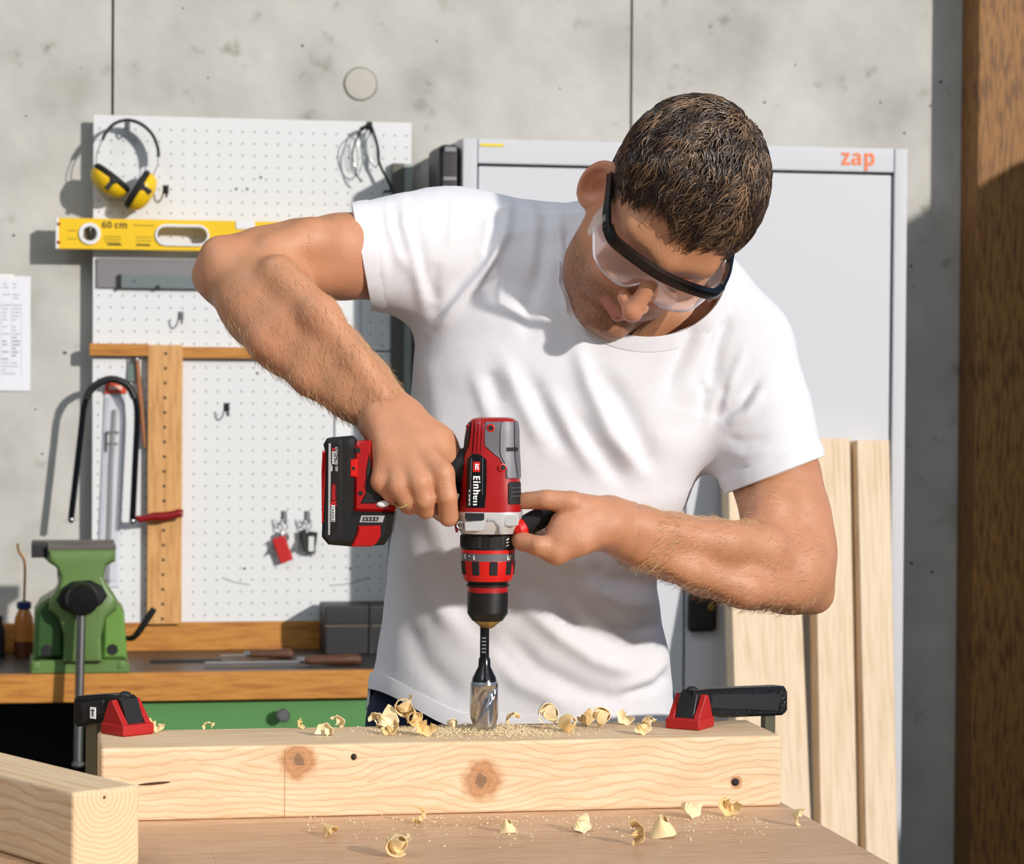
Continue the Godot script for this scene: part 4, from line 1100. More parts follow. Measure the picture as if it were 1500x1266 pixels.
	for k in 9: part("torque_grip", d_pad(117 - 40 * k - 10, 117 - 40 * k + 10, 820, 841, 40.2, 38.8), M.rubber, t)
	var num := func(text: String, px: float, py: float, hh: float):
		var xx := (px - 713.0) / 39.6
		var a := acos(clampf(xx, -0.99, 0.99))
		var n := Vector3(cos(a), 0, sin(a))
		var b := Basis(Vector3(n.z, 0, -n.x) * -1.0, Vector3.DOWN, n)
		lettering("dial_number", text, hh * ds, M.print, t, Transform3D(b, Vector3(2 * ds, 0, 0) + n * 39.45 * ds + Vector3(0, (1066 - py) * ds, 0)), "Droid Sans", 700, 0.0004)
	num.call("1", 693, 814.5, 7.0); num.call("3", 680, 813.5, 7.0); num.call("21", 744, 815, 7.0)
	for q in [[686.0, 813], [675.2, 812.5], [748.5, 814]]:
		var a := acos(clampf((q[0] - 713.0) / 39.6, -0.99, 0.99))
		part("dial_dot", mv(ball(Vector3(0.9, 0.9, 0.9) * ds, Vector3.ZERO, 8), Vector3((2 + cos(a) * 39.2) * ds, (1066 - q[1]) * ds, sin(a) * 39.2 * ds)), M.print, t)
	for k in 3:
		part("drill_symbol", mv(rot(sbox(Vector3(4.2 * ds, 1.8 * ds, 0.0006), 0.0001), Vector3.BACK, 25), Vector3(31.0 * ds, (1066 - 788 - k * 4.5) * ds, 28.4 * ds)), M.print, t)
	# chuck
	part("chuck_flange", d_ring(849, 859, 30.0, 30.0, [[850.5, 31.5], [854, 29.0], [856, 31.4], [858, 31.4]]), M.black, t)
	part("chuck_ring", d_ring(858, 867, 29.6, 29.6), red, t)
	part("chuck_sleeve", d_ring(866, 909, 29.2, 22.5, [[867, 29.8], [896, 29.8], [899, 29.3], [908, 23.0]]), mat(Color(0.035, 0.035, 0.037), 0.45), t)
	part("chuck_nose", d_ring(908, 920, 21.5, 8.0, [[912, 18.5], [915.5, 13.5], [917, 12.5]]), mat(Color(0.78, 0.66, 0.42), 0.28, 0.8), t)
	# grip, foot and battery
	var gp := []
	for q in [[676, 690, 34, 0.024], [655, 692, 30, 0.020], [620, 694, 25, 0.0165], [580, 696, 25, 0.0165], [548, 697, 29, 0.018], [530, 698, 40, 0.022]]:
		var r := PackedVector3Array()
		for k in 24:
			var a := TAU * k / 24.0
			r.append(dl(q[0], q[1] - q[2] * sin(a), q[3] * cos(a)))
		gp.append(r)
	part("grip", loft(gp), soft, t, 60)
	part("grip_root", prism(dpoly([[690, 640], [676, 668], [664, 682], [659.5, 706], [660, 738], [667, 748], [676, 740], [686, 690]]), -0.020, 0.024, 0.006), soft, t)
	part("trigger", prism(dpoly([[636, 722], [664, 722], [662, 744], [646, 748], [638, 738]]), -0.010, 0.010, 0.003), M.black, t)
	var foot := part("grip_foot", prism(dpoly([[517, 655], [524, 646], [545, 646], [552, 700], [558, 728], [579, 742], [578, 750], [517.5, 750], [517.5, 704], [511.5, 699], [512, 672], [517, 669]]), -0.026, 0.0285, 0.004), red, t)
	part("foot_inset", prism(dpoly([[541, 664], [545, 690], [551, 712], [560, 730], [549, 737], [528, 737], [536, 722], [536, 690]]), 0.02, 0.0296, 0.001), soft, foot)
	part("foot_tab", prism(dpoly([[513, 673], [524, 673], [524, 699], [513, 698]]), 0.02, 0.0315, 0.0012), orange, foot)
	for q in [[524, 660, 4.2], [518.5, 686, 2.6], [528.5, 722, 3.6]]: part("screw_hole", mv(rot(lathe([Vector2(q[2] * ds, 0), Vector2(q[2] * 0.9 * ds, 0.0008)], 16), Vector3.RIGHT, 90), dl(q[0], q[1], 0.0283 if q[2] != 2.6 else 0.0313)), M.ink, foot)
	part("work_light", mv(xf(ball(Vector3(9.5 * ds, 5 * ds, 0.004), Vector3.ZERO, 16), Transform3D(Basis(Vector3.BACK, 0.1), Vector3.ZERO)), dl(561, 737.5, 0.0285)), mat(Color(0.92, 0.92, 0.92), 0.1), foot)
	var bt := part("battery", prism(dpoly([[479, 643], [512, 640], [519, 646], [520, 660], [518, 748], [578, 750], [573, 781], [563, 797], [520, 800], [482, 797], [472.5, 786], [473, 766], [476, 660], [474, 652]]), -0.034, 0.033, 0.006), mat(Color(0.035, 0.04, 0.042), 0.5), t)
	part("battery_shell", prism(dpoly([[479, 645], [500, 643], [503, 650], [503, 780], [498, 793], [484, 795], [474, 784], [478, 660]]), 0.028, 0.0365, 0.003), mat(Color(0.06, 0.065, 0.07), 0.5), bt)
	part("battery_strip", prism(dpoly([[482, 650], [496, 650], [495.5, 776], [491, 782], [482, 782]]), 0.034, 0.0378, 0.0008), mat(Color(0.16, 0.13, 0.13), 0.3, 0.3), bt)
	part("strip_edge", prism(dpoly([[482.5, 650], [486, 650], [486, 678], [488.5, 684], [488.5, 690], [486, 690], [485.5, 782], [482.5, 782]]), 0.036, 0.0384, 0.0004), mat(Color(0.80, 0.80, 0.81), 0.3, 0.5), bt)
	part("label_field", prism(dpoly([[487, 708], [494, 708], [494, 737], [487, 737]]), 0.036, 0.0383, 0.0003), mat(Color(0.35, 0.02, 0.03), 0.4), bt)
	part("label_field", prism(dpoly([[487, 739], [492.5, 739], [492.5, 763], [487, 763]]), 0.036, 0.0383, 0.0003), M.print, bt)
	lettering("label_lettering", "POWER", 4.6 * ds, mat(Color(0.8, 0.1, 0.1), 0.5), bt, pt.call(490.3, 721.0, 0.0385, -90.0), "Droid Sans", 700, 0.0003)
	lettering("label_lettering", "X", 9.5 * ds, mat(Color(0.8, 0.06, 0.06), 0.5), bt, pt.call(490.0, 736.0, 0.0387, -90.0), "Droid Sans", 700, 0.0003)
	lettering("label_lettering", "CHANGE", 4.2 * ds, M.ink, bt, pt.call(489.8, 751.5, 0.0385, -90.0), "Droid Sans", 700, 0.0003)
	lettering("label_lettering", "Einhell", 4.2 * ds, M.print, bt, pt.call(489.8, 670.5, 0.0380, -90.0), "Droid Sans", 700, 0.0003)
	lettering("label_lettering", "Li-Ion 2,5Ah 18V", 3.6 * ds, M.print, bt, pt.call(494.3, 672.5, 0.0380, -90.0), "Droid Sans", 400, 0.0003)
	part("logo_field", sbox(Vector3(3.4, 3.4, 0.8) * ds, 0.0002, dl(489.8, 658.5, 0.0379)), orange, bt)
	part("side_strip", prism(dpoly([[473.2, 662], [478, 660], [480, 664], [477, 766], [473, 766], [472, 690]]), -0.024, 0.0345, 0.002), orange, bt)
	for k in 11: part("side_notch", mv(sbox(Vector3(4.4 * ds, 1.6 * ds, 0.052), 0.0005), dl(474.2, 681 + k * 6.4, 0.006)), M.red, bt)
	var led := part("charge_gauge", prism(dpoly([[530, 754], [564, 754], [561, 764], [527.5, 764]]), 0.031, 0.0342, 0.0004), mat(Color(0.75, 0.75, 0.76), 0.35, 0.4), bt)
	part("gauge_window", prism(dpoly([[533, 756], [556, 756], [553.5, 762], [531.5, 762]]), 0.033, 0.0347, 0.0002), M.ink, led)
	for k in 4: part("gauge_bar", sbox(Vector3(3.0, 3.6, 0.8) * ds, 0.0002, dl(535.6 + k * 5.2, 759, 0.0349)), mat(Color(0.55, 0.55, 0.55), 0.4), led)
	part("release_button", prism(dpoly([[526, 769], [558, 768], [558, 784], [552, 794], [545, 799], [516, 799], [524, 780]]), 0.029, 0.0365, 0.002), mat(Color(0.68, 0.03, 0.045), 0.35), bt)
	# side handle
	var ax := Vector3(50, 24, -34).normalized()
	var hb := Basis(ax.cross(Vector3.BACK).normalized(), ax, ax.cross(Vector3.BACK).normalized().cross(ax))
	var h0 := dl(755, 775, 0.014)
	part("handle_collar", xf(lathe([Vector2(13 * ds, -10 * ds), Vector2(19 * ds, -4 * ds), Vector2(19 * ds, 6 * ds), Vector2(15 * ds, 10 * ds)], 28), Transform3D(hb, h0)), orange, t)
	var hp := [Vector2(13 * ds, 9 * ds)]
	for k in 12:
		hp.append(Vector2((15.5 + 0.05 * k) * ds, (11 + k * 3.0) * ds)); hp.append(Vector2((14.6 + 0.05 * k) * ds, (12.6 + k * 3.0) * ds))
	hp.append_array([Vector2(14 * ds, 50 * ds), Vector2(14 * ds, 96 * ds), Vector2(9 * ds, 101 * ds)])
	part("side_handle", xf(lathe(hp, 28), Transform3D(hb, h0)), mat(Color(0.09, 0.09, 0.10), 0.55), t)
	# the bit in the chuck
	var b := thing("drill_bit", "chrome wood boring bit with black shank entering the beam", "drill bit", d_at, "", d_bs)
	var off := Vector3(-2 * ds, 0, 0)
	part("shank", mv(lathe([Vector2(6.8 * ds, (1066 - 916) * ds), Vector2(6.8 * ds, (1066 - 962) * ds), Vector2(8.8 * ds, (1066 - 966) * ds), Vector2(9 * ds, (1066 - 976) * ds), Vector2(17.5 * ds, (1066 - 993) * ds), Vector2(18.5 * ds, (1066 - 999) * ds)], 32), off), mat(Color(0.02, 0.02, 0.025), 0.22), b)
	for k in 5: part("shank_marking", sbox(Vector3(6.0 * ds, 2.2 * ds, 0.0005), 0.0001, off + Vector3(-1.0 * ds, (1066 - 934 - k * 5.2) * ds, 6.7 * ds)), mat(Color(0.45, 0.45, 0.45), 0.5), b)
	var fl := []
	for i in 21:
		var py := 998.0 + 72.0 * i / 20.0
		var r := PackedVector3Array()
		for k in 64:
			var a := TAU * k / 64.0
			var q := wrapf(a - 0.75 - (py - 998.0) / 72.0 * 2.6, -PI, PI)
			var q2 := wrapf(q + PI, -PI, PI)
			var dip := (smoothstep(0.75, 0.25, absf(q)) + smoothstep(0.75, 0.25, absf(q2))) * smoothstep(1000.0, 1018.0, py)
			var rr := 20.8 * (1.0 - 0.42 * dip) * ds * (0.95 if i == 0 else 1.0)
			r.append(off + Vector3(cos(a) * rr, (1066 - py) * ds, sin(a) * rr))
		fl.append(r)
	part("fluted_body", loft(fl), M.chrome, b, 35)

# ================================================================ clamps
func clamp_tool(label: String, at: Vector3, dir: Vector3, La: float, pad_turn: float) -> Node3D:
	dir.y = 0.0; dir = dir.normalized()
	var b := Basis(dir, Vector3.UP, dir.cross(Vector3.UP))
	var t := thing("bar_clamp", label, "clamp", at, "bar clamps holding the beam", b)
	var rc := mat(Color(0.66, 0.07, 0.06), 0.5)
	var pd := part("pad", sbox(Vector3(0.040, 0.012, 0.040), 0.0025, Vector3(0, 0.006, 0), 2), rc, t)
	pd.rotation_degrees.y = pad_turn
	for z in [-0.0145, 0.0145]:
		part("pad_cheek", prism(poly([[-0.019, 0.010], [0.019, 0.010], [0.015, 0.022], [0.008, 0.035], [0.002, 0.036], [-0.004, 0.028]]), z - 0.0035, z + 0.0035, 0.001), rc, pd)
	part("pad_socket", prism(poly([[-0.016, 0.010], [0.010, 0.010], [0.010, 0.036], [0.003, 0.040], [-0.004, 0.037]]), -0.0105, 0.0105, 0.001), M.black, pd)
	part("screw_tip", mv(ball(Vector3(0.007, 0.005, 0.007), Vector3.ZERO, 12), Vector3(0.004, 0.039, 0)), M.dark, pd)
	var blk := mat(Color(0.025, 0.025, 0.027), 0.42)
	blk.heightmap_enabled = true; blk.heightmap_scale = 0.06; blk.heightmap_texture = noise_tex(0.05, [], [], 44, 3, 256); tri(blk, Vector3(12, 12, 12), false)
	var ar := part("arm", prism(poly([[-0.006, 0.026], [-0.002, 0.040], [0.02, 0.0405], [La - 0.004, 0.035], [La, 0.031], [La, 0.006], [La - 0.006, 0.003], [0.04, 0.008], [0.020, 0.014]]), -0.011, 0.011, 0.003), blk, t)
	part("arm_web", prism(poly([[0.020, 0.020], [La - 0.016, 0.008], [La - 0.012, 0.028], [0.022, 0.035]]), 0.0085, 0.0125, 0.0012), M.dark, ar)
	part("arm_web", prism(poly([[0.020, 0.020], [La - 0.016, 0.008], [La - 0.012, 0.028], [0.022, 0.035]]), -0.0125, -0.0085, 0.0012), M.dark, ar)
	for k in 4: part("arm_knurl", sbox(Vector3(0.003, 0.022, 0.003), 0.001, Vector3(La - 0.010 + 0.0028 * k - 0.0028, 0.019, 0.0115)), blk, ar)
	part("rail", sbox(Vector3(0.016, 0.34, 0.008), 0.001, Vector3(La - 0.020, -0.135, 0)), mat(Color(0.50, 0.50, 0.42), 0.35, 0.7), t)
	part("lower_jaw", sbox(Vector3(La, 0.028, 0.020), 0.004, Vector3(La * 0.5, -0.275, 0)), blk, t)
	part("clamp_handle", mv(lathe([Vector2(0.012, -0.06), Vector2(0.014, -0.03), Vector2(0.013, 0.0)], 16), Vector3(0.01, -0.29, 0)), M.black, t)
	return t

func build_clamps():
	var top: float = get_node("timber_beam").position.y + 0.0
	var bh: float = proj_top()
	var a := ony(1014, 1068, bh); var c := ony(187, 1077, bh)
	a.z -= 0.010; c.z -= 0.010
	var zr := beam_z - beam_d - 0.007
	var ra := onz(1125, 1060, zr) - a; var rc := onz(137, 1060, zr) - c
	ra.y = 0.0; rc.y = 0.0
	clamp_tool("black bar clamp with red pad on the beam's right end", a, ra, ra.length() + 0.020, 20.0)
	var t := clamp_tool("black bar clamp with red pad at the beam's left end near vise", c, rc, rc.length() + 0.020, -10.0)
	lettering("arm_lettering", "T", 0.007, M.ink, t, Transform3D(Basis(Vector3.UP, PI), Vector3(0.036, 0.020, -0.0139)), "Droid Sans", 700, 0.0003)
	part("arm_label", sbox(Vector3(0.008, 0.012, 0.001), 0.0003, Vector3(0.036, 0.020, -0.0132)), M.print, t)

func proj_top() -> float:
	var m: MeshInstance3D = get_node("timber_beam/beam_body")
	return BENCH_Y + m.mesh.get_aabb().end.y

# ================================================================ wood shavings
# a strip rolled up into an open curl, with thickness
func curl(r0: float, r1: float, turn: float, width: float, cone: float, seed_: int) -> PackedVector3Array:
	var r := RandomNumberGenerator.new(); r.seed = seed_
	var nu := 22; var nv := 5; var th := 0.0004
	var g := []
	var ph := r.randf() * TAU
	for i in nu + 1:
		var u := float(i) / nu
		var a := u * turn
		var row := []
		for j in nv + 1:
			var v := float(j) / nv - 0.5
			var w := width * (0.45 + 0.55 * sin(PI * clampf(u * 1.1 + 0.05, 0, 1))) * (1.0 + 0.12 * sin(u * 17.0 + ph))
			var rad := lerpf(r0, r1, u) * (1.0 + cone * v) + 0.0006 * sin(u * 23.0 + v * 5.0 + ph)
			var n := Vector3(cos(a), sin(a), 0)
			var p := n * rad + Vector3(0, 0, v * w + cone * 0.004 * u)
			row.append([p + n * th, p - n * th])
		g.append(row)
	var o := PackedVector3Array()
	for i in nu:
		for j in nv:
			quad(o, g[i][j][0], g[i + 1][j][0], g[i + 1][j + 1][0], g[i][j + 1][0])
			quad(o, g[i][j][1], g[i][j + 1][1], g[i + 1][j + 1][1], g[i + 1][j][1])
		for e in [0, nv]:
			if e == 0: quad(o, g[i][e][0], g[i][e][1], g[i + 1][e][1], g[i + 1][e][0])
			else: quad(o, g[i][e][0], g[i + 1][e][0], g[i + 1][e][1], g[i][e][1])
	for j in nv:
		quad(o, g[0][j][0], g[0][j + 1][0], g[0][j + 1][1], g[0][j][1])
		quad(o, g[nu][j][0], g[nu][j][1], g[nu][j + 1][1], g[nu][j + 1][0])
	return o

func build_shavings():
	var ch := []
	for k in 3:
		var m := mat([Color(0.93, 0.83, 0.63), Color(0.95, 0.88, 0.72), Color(0.90, 0.77, 0.54)][k], 0.7)
		m.backlight_enabled = true; m.backlight = Color(0.25, 0.2, 0.12)
		ch.append(m)
	var top := proj_top()
	# [px, py of the foot, size in px, kind 0 shell 1 rose 2 tube 3 thin curl, surface 0 beam 1 bench, lift px, label]
	var list := [
		[478, 1078, 17, 0, 0, 0, "single pale wood shaving on the beam left of the shaving heap"],
		[488, 1062, 15, 0, 0, 0, "flat wood shaving at the beam's back edge left of the heap"],
		[560, 1066, 24, 0, 0, 0, "large pale wood shaving at the left foot of the heap on beam"],
		[552, 1062, 16, 0, 0, 6, "upper left wood shaving of the heap on the beam"],
		[572, 1076, 17, 0, 0, 0, "wood shaving in front of the heap on the beam"],
		[588, 1062, 24, 1, 0, 14, "rolled rose-like wood shaving on top of the heap, touching the shirt"],
		[604, 1066, 20, 1, 0, 2, "rolled wood shaving at the right of the heap below the rose"],
		[624, 1078, 20, 0, 0, 0, "pointed wood shaving between the heap and the drill bit"],
		[661, 1068, 11, 1, 0, 0, "small crumpled wood shaving just left of the drill bit"],
		[301, 1060, 13, 3, 0, 0, "little curled wood shaving at the beam's back edge far left of the bit"],
		[226, 1068, 15, 0, 0, 0, "wood shaving beside the red pad of the left clamp"],
		[438, 1064, 9, 0, 0, 0, "tiny wood shaving on the beam above the left dark knot"],
		[752, 1064, 17, 3, 0, 0, "thin hooked wood shaving just right of the drill bit"],
		[801, 1064, 25, 1, 0, 4, "tallest rolled wood shaving, standing on the beam right of the bit"],
		[836, 1074, 18, 2, 0, 0, "tube-shaped wood shaving open towards the viewer on the beam"],
		[853, 1062, 16, 0, 0, 0, "wood shaving leaning left of the twin curl on the beam"],
		[878, 1067, 22, 1, 0, 0, "broad double-curled wood shaving right of the tube-shaped one"],
		[917, 1062, 16, 0, 0, 0, "wood shaving on the beam left of the dark jeans patch"],
		[937, 1076, 17, 0, 0, 0, "wood shaving at the beam's front edge below the jeans patch"],
		[952, 1064, 16, 3, 0, 0, "frayed wood shaving on the beam left of the right clamp"],
		[479, 1225, 18, 0, 1, 0, "leftmost wood shaving on the bench before the beam"],
		[580, 1255, 29, 1, 1, 0, "largest ball-shaped wood shaving on bench front"],
		[612, 1208, 19, 3, 1, 0, "flat wood shaving lying against the beam's lower edge"],
		[744, 1220, 16, 2, 1, 0, "small upright wood shaving on the bench below the big middle knot"],
		[845, 1219, 20, 0, 1, 0, "yellowish round wood shaving on the bench right of the small upright one"],
		[928, 1238, 23, 0, 1, 0, "wood shaving nearest the front edge, left of the cone-shaped one"],
		[971, 1227, 26, 2, 1, 0, "cone-shaped white wood shaving on the bench"],
		[1009, 1197, 21, 0, 1, 0, "round wood shaving at the beam's lower edge, left of two"],
		[1070, 1195, 22, 0, 1, 0, "round wood shaving at the beam's lower edge, right of two"],
		[1169, 1209, 17, 0, 1, 0, "wood shaving at the bench's right corner past the beam end"],
	]
	rng.seed = 77
	for i in list.size():
		var q = list[i]
		var p := ony(q[0], q[1], top if q[4] == 0 else BENCH_Y)
		if q[4] == 0: p.z = clampf(p.z, beam_z - beam_d + 0.010, beam_z - 0.010)
		var d: float = -(cam_xf.affine_inverse() * p).z
		var u: float = q[2] * 1.22 * d / FPX
		var s: PackedVector3Array
		match q[3]:
			0: s = cat([curl(u * 0.42, u * 0.5, 3.4 + rng.randf() * 0.8, u * 0.95, 0.75, i), rot(curl(u * 0.15, u * 0.42, 2.6, u * 0.6, -0.5, i + 40), Vector3.RIGHT, 60)])
			1: s = cat([curl(u * 0.18, u * 0.5, 9.0, u * 0.85, 0.35, i), rot(curl(u * 0.3, u * 0.48, 4.0, u * 0.7, 0.6, i + 50), Vector3(1, 0.4, 0), 75)])
			2: s = curl(u * 0.34, u * 0.48, 6.6, u * 0.95, -0.85, i)
			3: s = cat([curl(u * 0.34, u * 0.5, 3.6, u * 0.25, 0.3, i), mv(rot(curl(u * 0.2, u * 0.35, 3.0, u * 0.3, 0.4, i + 60), Vector3.UP, 70), Vector3(u * 0.3, -u * 0.1, 0))])
		var b := Basis(Vector3.UP, rng.randf_range(-0.9, 0.9)) * Basis(Vector3.BACK, rng.randf() * TAU) * Basis(Vector3.RIGHT, rng.randf_range(-0.4, 0.4))
		if q[3] == 2: b = Basis(Vector3.UP, 0.35 if i < 20 else 0.2) * Basis(Vector3.RIGHT, -0.2 if i < 20 else -1.45)
		s = xf(s, Transform3D(b, Vector3.ZERO))
		var lo := 1e9
		for v in s: lo = minf(lo, v.y)
		s = mv(s, Vector3(0, -lo + q[5] * d / FPX, 0))
		if q[5] > 4.0: s.append_array(mv(sbox(Vector3(u * 0.3, 0.0006, u * 0.25), 0.0002), Vector3(0, 0.0006, 0)))
		var t := part("wood_shaving", s, ch[rng.randi() % 3], self, 60)
		t.position = p
		tag(t, q[6], "wood shaving", "wood shavings on the beam" if q[4] == 0 else "wood shavings on the front bench")
	# sawdust round the bore and crumbs on the bench
	var mm := MultiMesh.new(); mm.transform_format = MultiMesh.TRANSFORM_3D; mm.use_colors = true
	mm.mesh = soup_mesh(sbox(Vector3(0.0016, 0.0007, 0.0011), 0.0003))
	var ts := []
	for k in 2600:
		var px := 700.0 + rng.randfn(0.0, 62.0); var py := 1071.0 + rng.randfn(0, 4.5)
		var p := ony(px, py, top)
		var near := exp(-pow((px - 706.0) / 45.0, 2.0))
		if p.z > beam_z - 0.004 or p.z < beam_z - beam_d + 0.005: continue
		ts.append(Transform3D(Basis.from_euler(Vector3(rng.randf(), rng.randf() * 6, rng.randf())) * rng.randf_range(0.6, 1.5), p + Vector3(0, rng.randf() * 0.004 * near + 0.0004, 0)))
	for k in 420:
		var p := ony(rng.randf_range(450, 1130), 1196.0 + absf(rng.randfn(0, 16.0)), BENCH_Y)
		if p.z < beam_z + 0.002: continue
		ts.append(Transform3D(Basis.from_euler(Vector3(rng.randf(), rng.randf() * 6, rng.randf())) * rng.randf_range(0.5, 1.6), p + Vector3(0, 0.0004, 0)))
	mm.instance_count = ts.size()
	for k in ts.size():
		mm.set_instance_transform(k, ts[k]); var w := rng.randf_range(0.75, 1.0); mm.set_instance_color(k, Color(0.86 * w, 0.70 * w, 0.44 * w))
	var mi := MultiMeshInstance3D.new(); mi.name = "sawdust"; mi.multimesh = mm
	var sm := mat(Color.WHITE, 0.9); sm.vertex_color_use_as_albedo = true; mi.material_override = sm
	add_child(mi, true); tag(mi, "pale sawdust scattered round the bore and before the beam", "sawdust", "", "stuff")

# ================================================================ distance fields and surface nets (camera axes, metres)
class Field:
	var A := PackedVector3Array()
	var BA := PackedVector3Array()
	var RA := PackedFloat32Array()
	var RB := PackedFloat32Array()
	var IL := PackedFloat32Array()
	var K := PackedFloat32Array()
	func add(a: Vector3, b: Vector3, ra: float, rb: float, k := 0.01):
		A.append(a); BA.append(b - a); RA.append(ra); RB.append(rb); K.append(k)
		IL.append(1.0 / maxf((b - a).length_squared(), 1e-9))
	func at(p: Vector3) -> float:
		var d := 1e3
		for i in A.size():
			var pa := p - A[i]
			var t := clampf(pa.dot(BA[i]) * IL[i], 0.0, 1.0)
			var e := (pa - BA[i] * t).length() - lerpf(RA[i], RB[i], t)
			var k := K[i]
			var h := k - absf(d - e)
			if h > 0.0: d = minf(d, e) - h * h / (4.0 * k)
			elif e < d: d = e
		return d

static func smin(a: float, b: float, k: float) -> float:
	var h := maxf(k - absf(a - b), 0.0)
	return minf(a, b) - h * h / (4.0 * k)

func nets(f: Callable, lo: Vector3, hi: Vector3, h: float) -> Array:
	var B := 4
	var nb := Vector3i(((hi - lo) / (h * B)).ceil())
	var n := nb * B + Vector3i.ONE
	var vals := PackedFloat32Array(); vals.resize(n.x * n.y * n.z); vals.fill(1e3)
	var lim := h * B * 0.866 * 1.25 + h
	var blocks := []
	var sy := n.x; var sz := n.x * n.y
	for bz in nb.z:
		for by in nb.y:
			for bx in nb.x:
				var c := lo + (Vector3(bx, by, bz) + Vector3(0.5, 0.5, 0.5)) * h * B
				if absf(f.call(c)) > lim: continue
				blocks.append(Vector3i(bx, by, bz) * B)
				for k in B + 1:
					for j in B + 1:
						var base := (bx * B) + (by * B + j) * sy + (bz * B + k) * sz
						for i in B + 1:
							if vals[base + i] > 999.0:
								vals[base + i] = f.call(lo + Vector3(bx * B + i, by * B + j, bz * B + k) * h)
	var vid := {}
	var verts := PackedVector3Array()
	var offs := [0, 1, sy, sy + 1, sz, sz + 1, sz + sy, sz + sy + 1]
	var cor := [Vector3(0, 0, 0), Vector3(1, 0, 0), Vector3(0, 1, 0), Vector3(1, 1, 0), Vector3(0, 0, 1), Vector3(1, 0, 1), Vector3(0, 1, 1), Vector3(1, 1, 1)]
	var edges := [[0, 1], [2, 3], [4, 5], [6, 7], [0, 2], [1, 3], [4, 6], [5, 7], [0, 4], [1, 5], [2, 6], [3, 7]]
	for b in blocks:
		for k in B:
			for j in B:
				for i in B:
					var base: int = (b.x + i) + (b.y + j) * sy + (b.z + k) * sz
					var m := 0
					for q in 8:
						if vals[base + offs[q]] < 0.0: m |= 1 << q
					if m == 0 or m == 255: continue
					var s := Vector3.ZERO; var cnt := 0
					for e in edges:
						var ia: int = e[0]; var ib: int = e[1]
						if ((m >> ia) & 1) == ((m >> ib) & 1): continue
						var va := vals[base + offs[ia]]; var vb := vals[base + offs[ib]]
						s += (cor[ia] as Vector3).lerp(cor[ib], va / (va - vb)); cnt += 1
					vid[base] = verts.size()
					verts.append(lo + (Vector3(b.x + i, b.y + j, b.z + k) + s / cnt) * h)
	var idx := PackedInt32Array()
	var axes := [[1, sy, sz], [sy, sz, 1], [sz, 1, sy]]
	for base in vid:
		var v0 := vals[base]
		for a in axes:
			var v1 := vals[base + a[0]]
			if (v0 < 0.0) == (v1 < 0.0): continue
			var q0: int = base; var q1: int = base - a[1]; var q2: int = base - a[1] - a[2]; var q3: int = base - a[2]
			if not (vid.has(q1) and vid.has(q2) and vid.has(q3)): continue
			var w := [vid[q0], vid[q1], vid[q2], vid[q3]]
			if v0 < 0.0: idx.append_array([w[0], w[1], w[2], w[0], w[2], w[3]])
			else: idx.append_array([w[0], w[2], w[1], w[0], w[3], w[2]])
	return [verts, idx]

# counter-clockwise triangles -> smooth normals
func normals_of(v: PackedVector3Array, idx: PackedInt32Array) -> PackedVector3Array:
	var n := PackedVector3Array(); n.resize(v.size())
	for i in range(0, idx.size(), 3):
		var c := (v[idx[i + 1]] - v[idx[i]]).cross(v[idx[i + 2]] - v[idx[i]])
		n[idx[i]] += c; n[idx[i + 1]] += c; n[idx[i + 2]] += c
	for i in n.size(): n[i] = n[i].normalized() if n[i].length_squared() > 0.0 else Vector3.UP
	return n

func relax(v: PackedVector3Array, idx: PackedInt32Array, times := 1, amount := 0.5) -> PackedVector3Array:
	for t in times:
		var s := PackedVector3Array(); s.resize(v.size())
		var c := PackedInt32Array(); c.resize(v.size())
		for i in range(0, idx.size(), 3):
			for k in 3:
				var a := idx[i + k]; var b := idx[i + (k + 1) % 3]
				s[a] += v[b]; c[a] += 1; s[b] += v[a]; c[b] += 1
		for i in v.size():
			if c[i]: v[i] = v[i].lerp(s[i] / c[i], amount)
	return v

# cut away the side where g > 0
func cut(v: PackedVector3Array, idx: PackedInt32Array, g: PackedFloat32Array) -> Array:
	var out := PackedInt32Array(); var made := {}
	for i in range(0, idx.size(), 3):
		var ins := []
		for k in 3:
			var a := idx[i + k]; var b := idx[i + (k + 1) % 3]
			if g[a] <= 0.0: ins.append(a)
			if (g[a] <= 0.0) != (g[b] <= 0.0):
				var key := Vector2i(mini(a, b), maxi(a, b))
				if not made.has(key):
					made[key] = v.size(); v.append(v[a].lerp(v[b], g[a] / (g[a] - g[b]))); g.append(0.0)
				ins.append(made[key])
		for k in range(1, ins.size() - 1): out.append_array([ins[0], ins[k], ins[k + 1]])
	# drop unused points
	var re := {}; var nv := PackedVector3Array()
	for i in out.size():
		var a := out[i]
		if not re.has(a): re[a] = nv.size(); nv.append(v[a])
		out[i] = re[a]
	return [nv, out]

func loops_of(idx: PackedInt32Array) -> Array:
	var nxt := {}; var seen := {}
	for i in range(0, idx.size(), 3):
		for k in 3: seen[Vector2i(idx[i + k], idx[i + (k + 1) % 3])] = true
	for e in seen:
		if not seen.has(Vector2i(e.y, e.x)): nxt[e.x] = e.y
	var res := []
	while nxt.size():
		var s: int = nxt.keys()[0]; var l := [s]; var c: int = nxt[s]; nxt.erase(s)
		while nxt.has(c):
			l.append(c); var d: int = nxt[c]; nxt.erase(c); c = d
		if l.size() > 12: res.append(l)
	return res

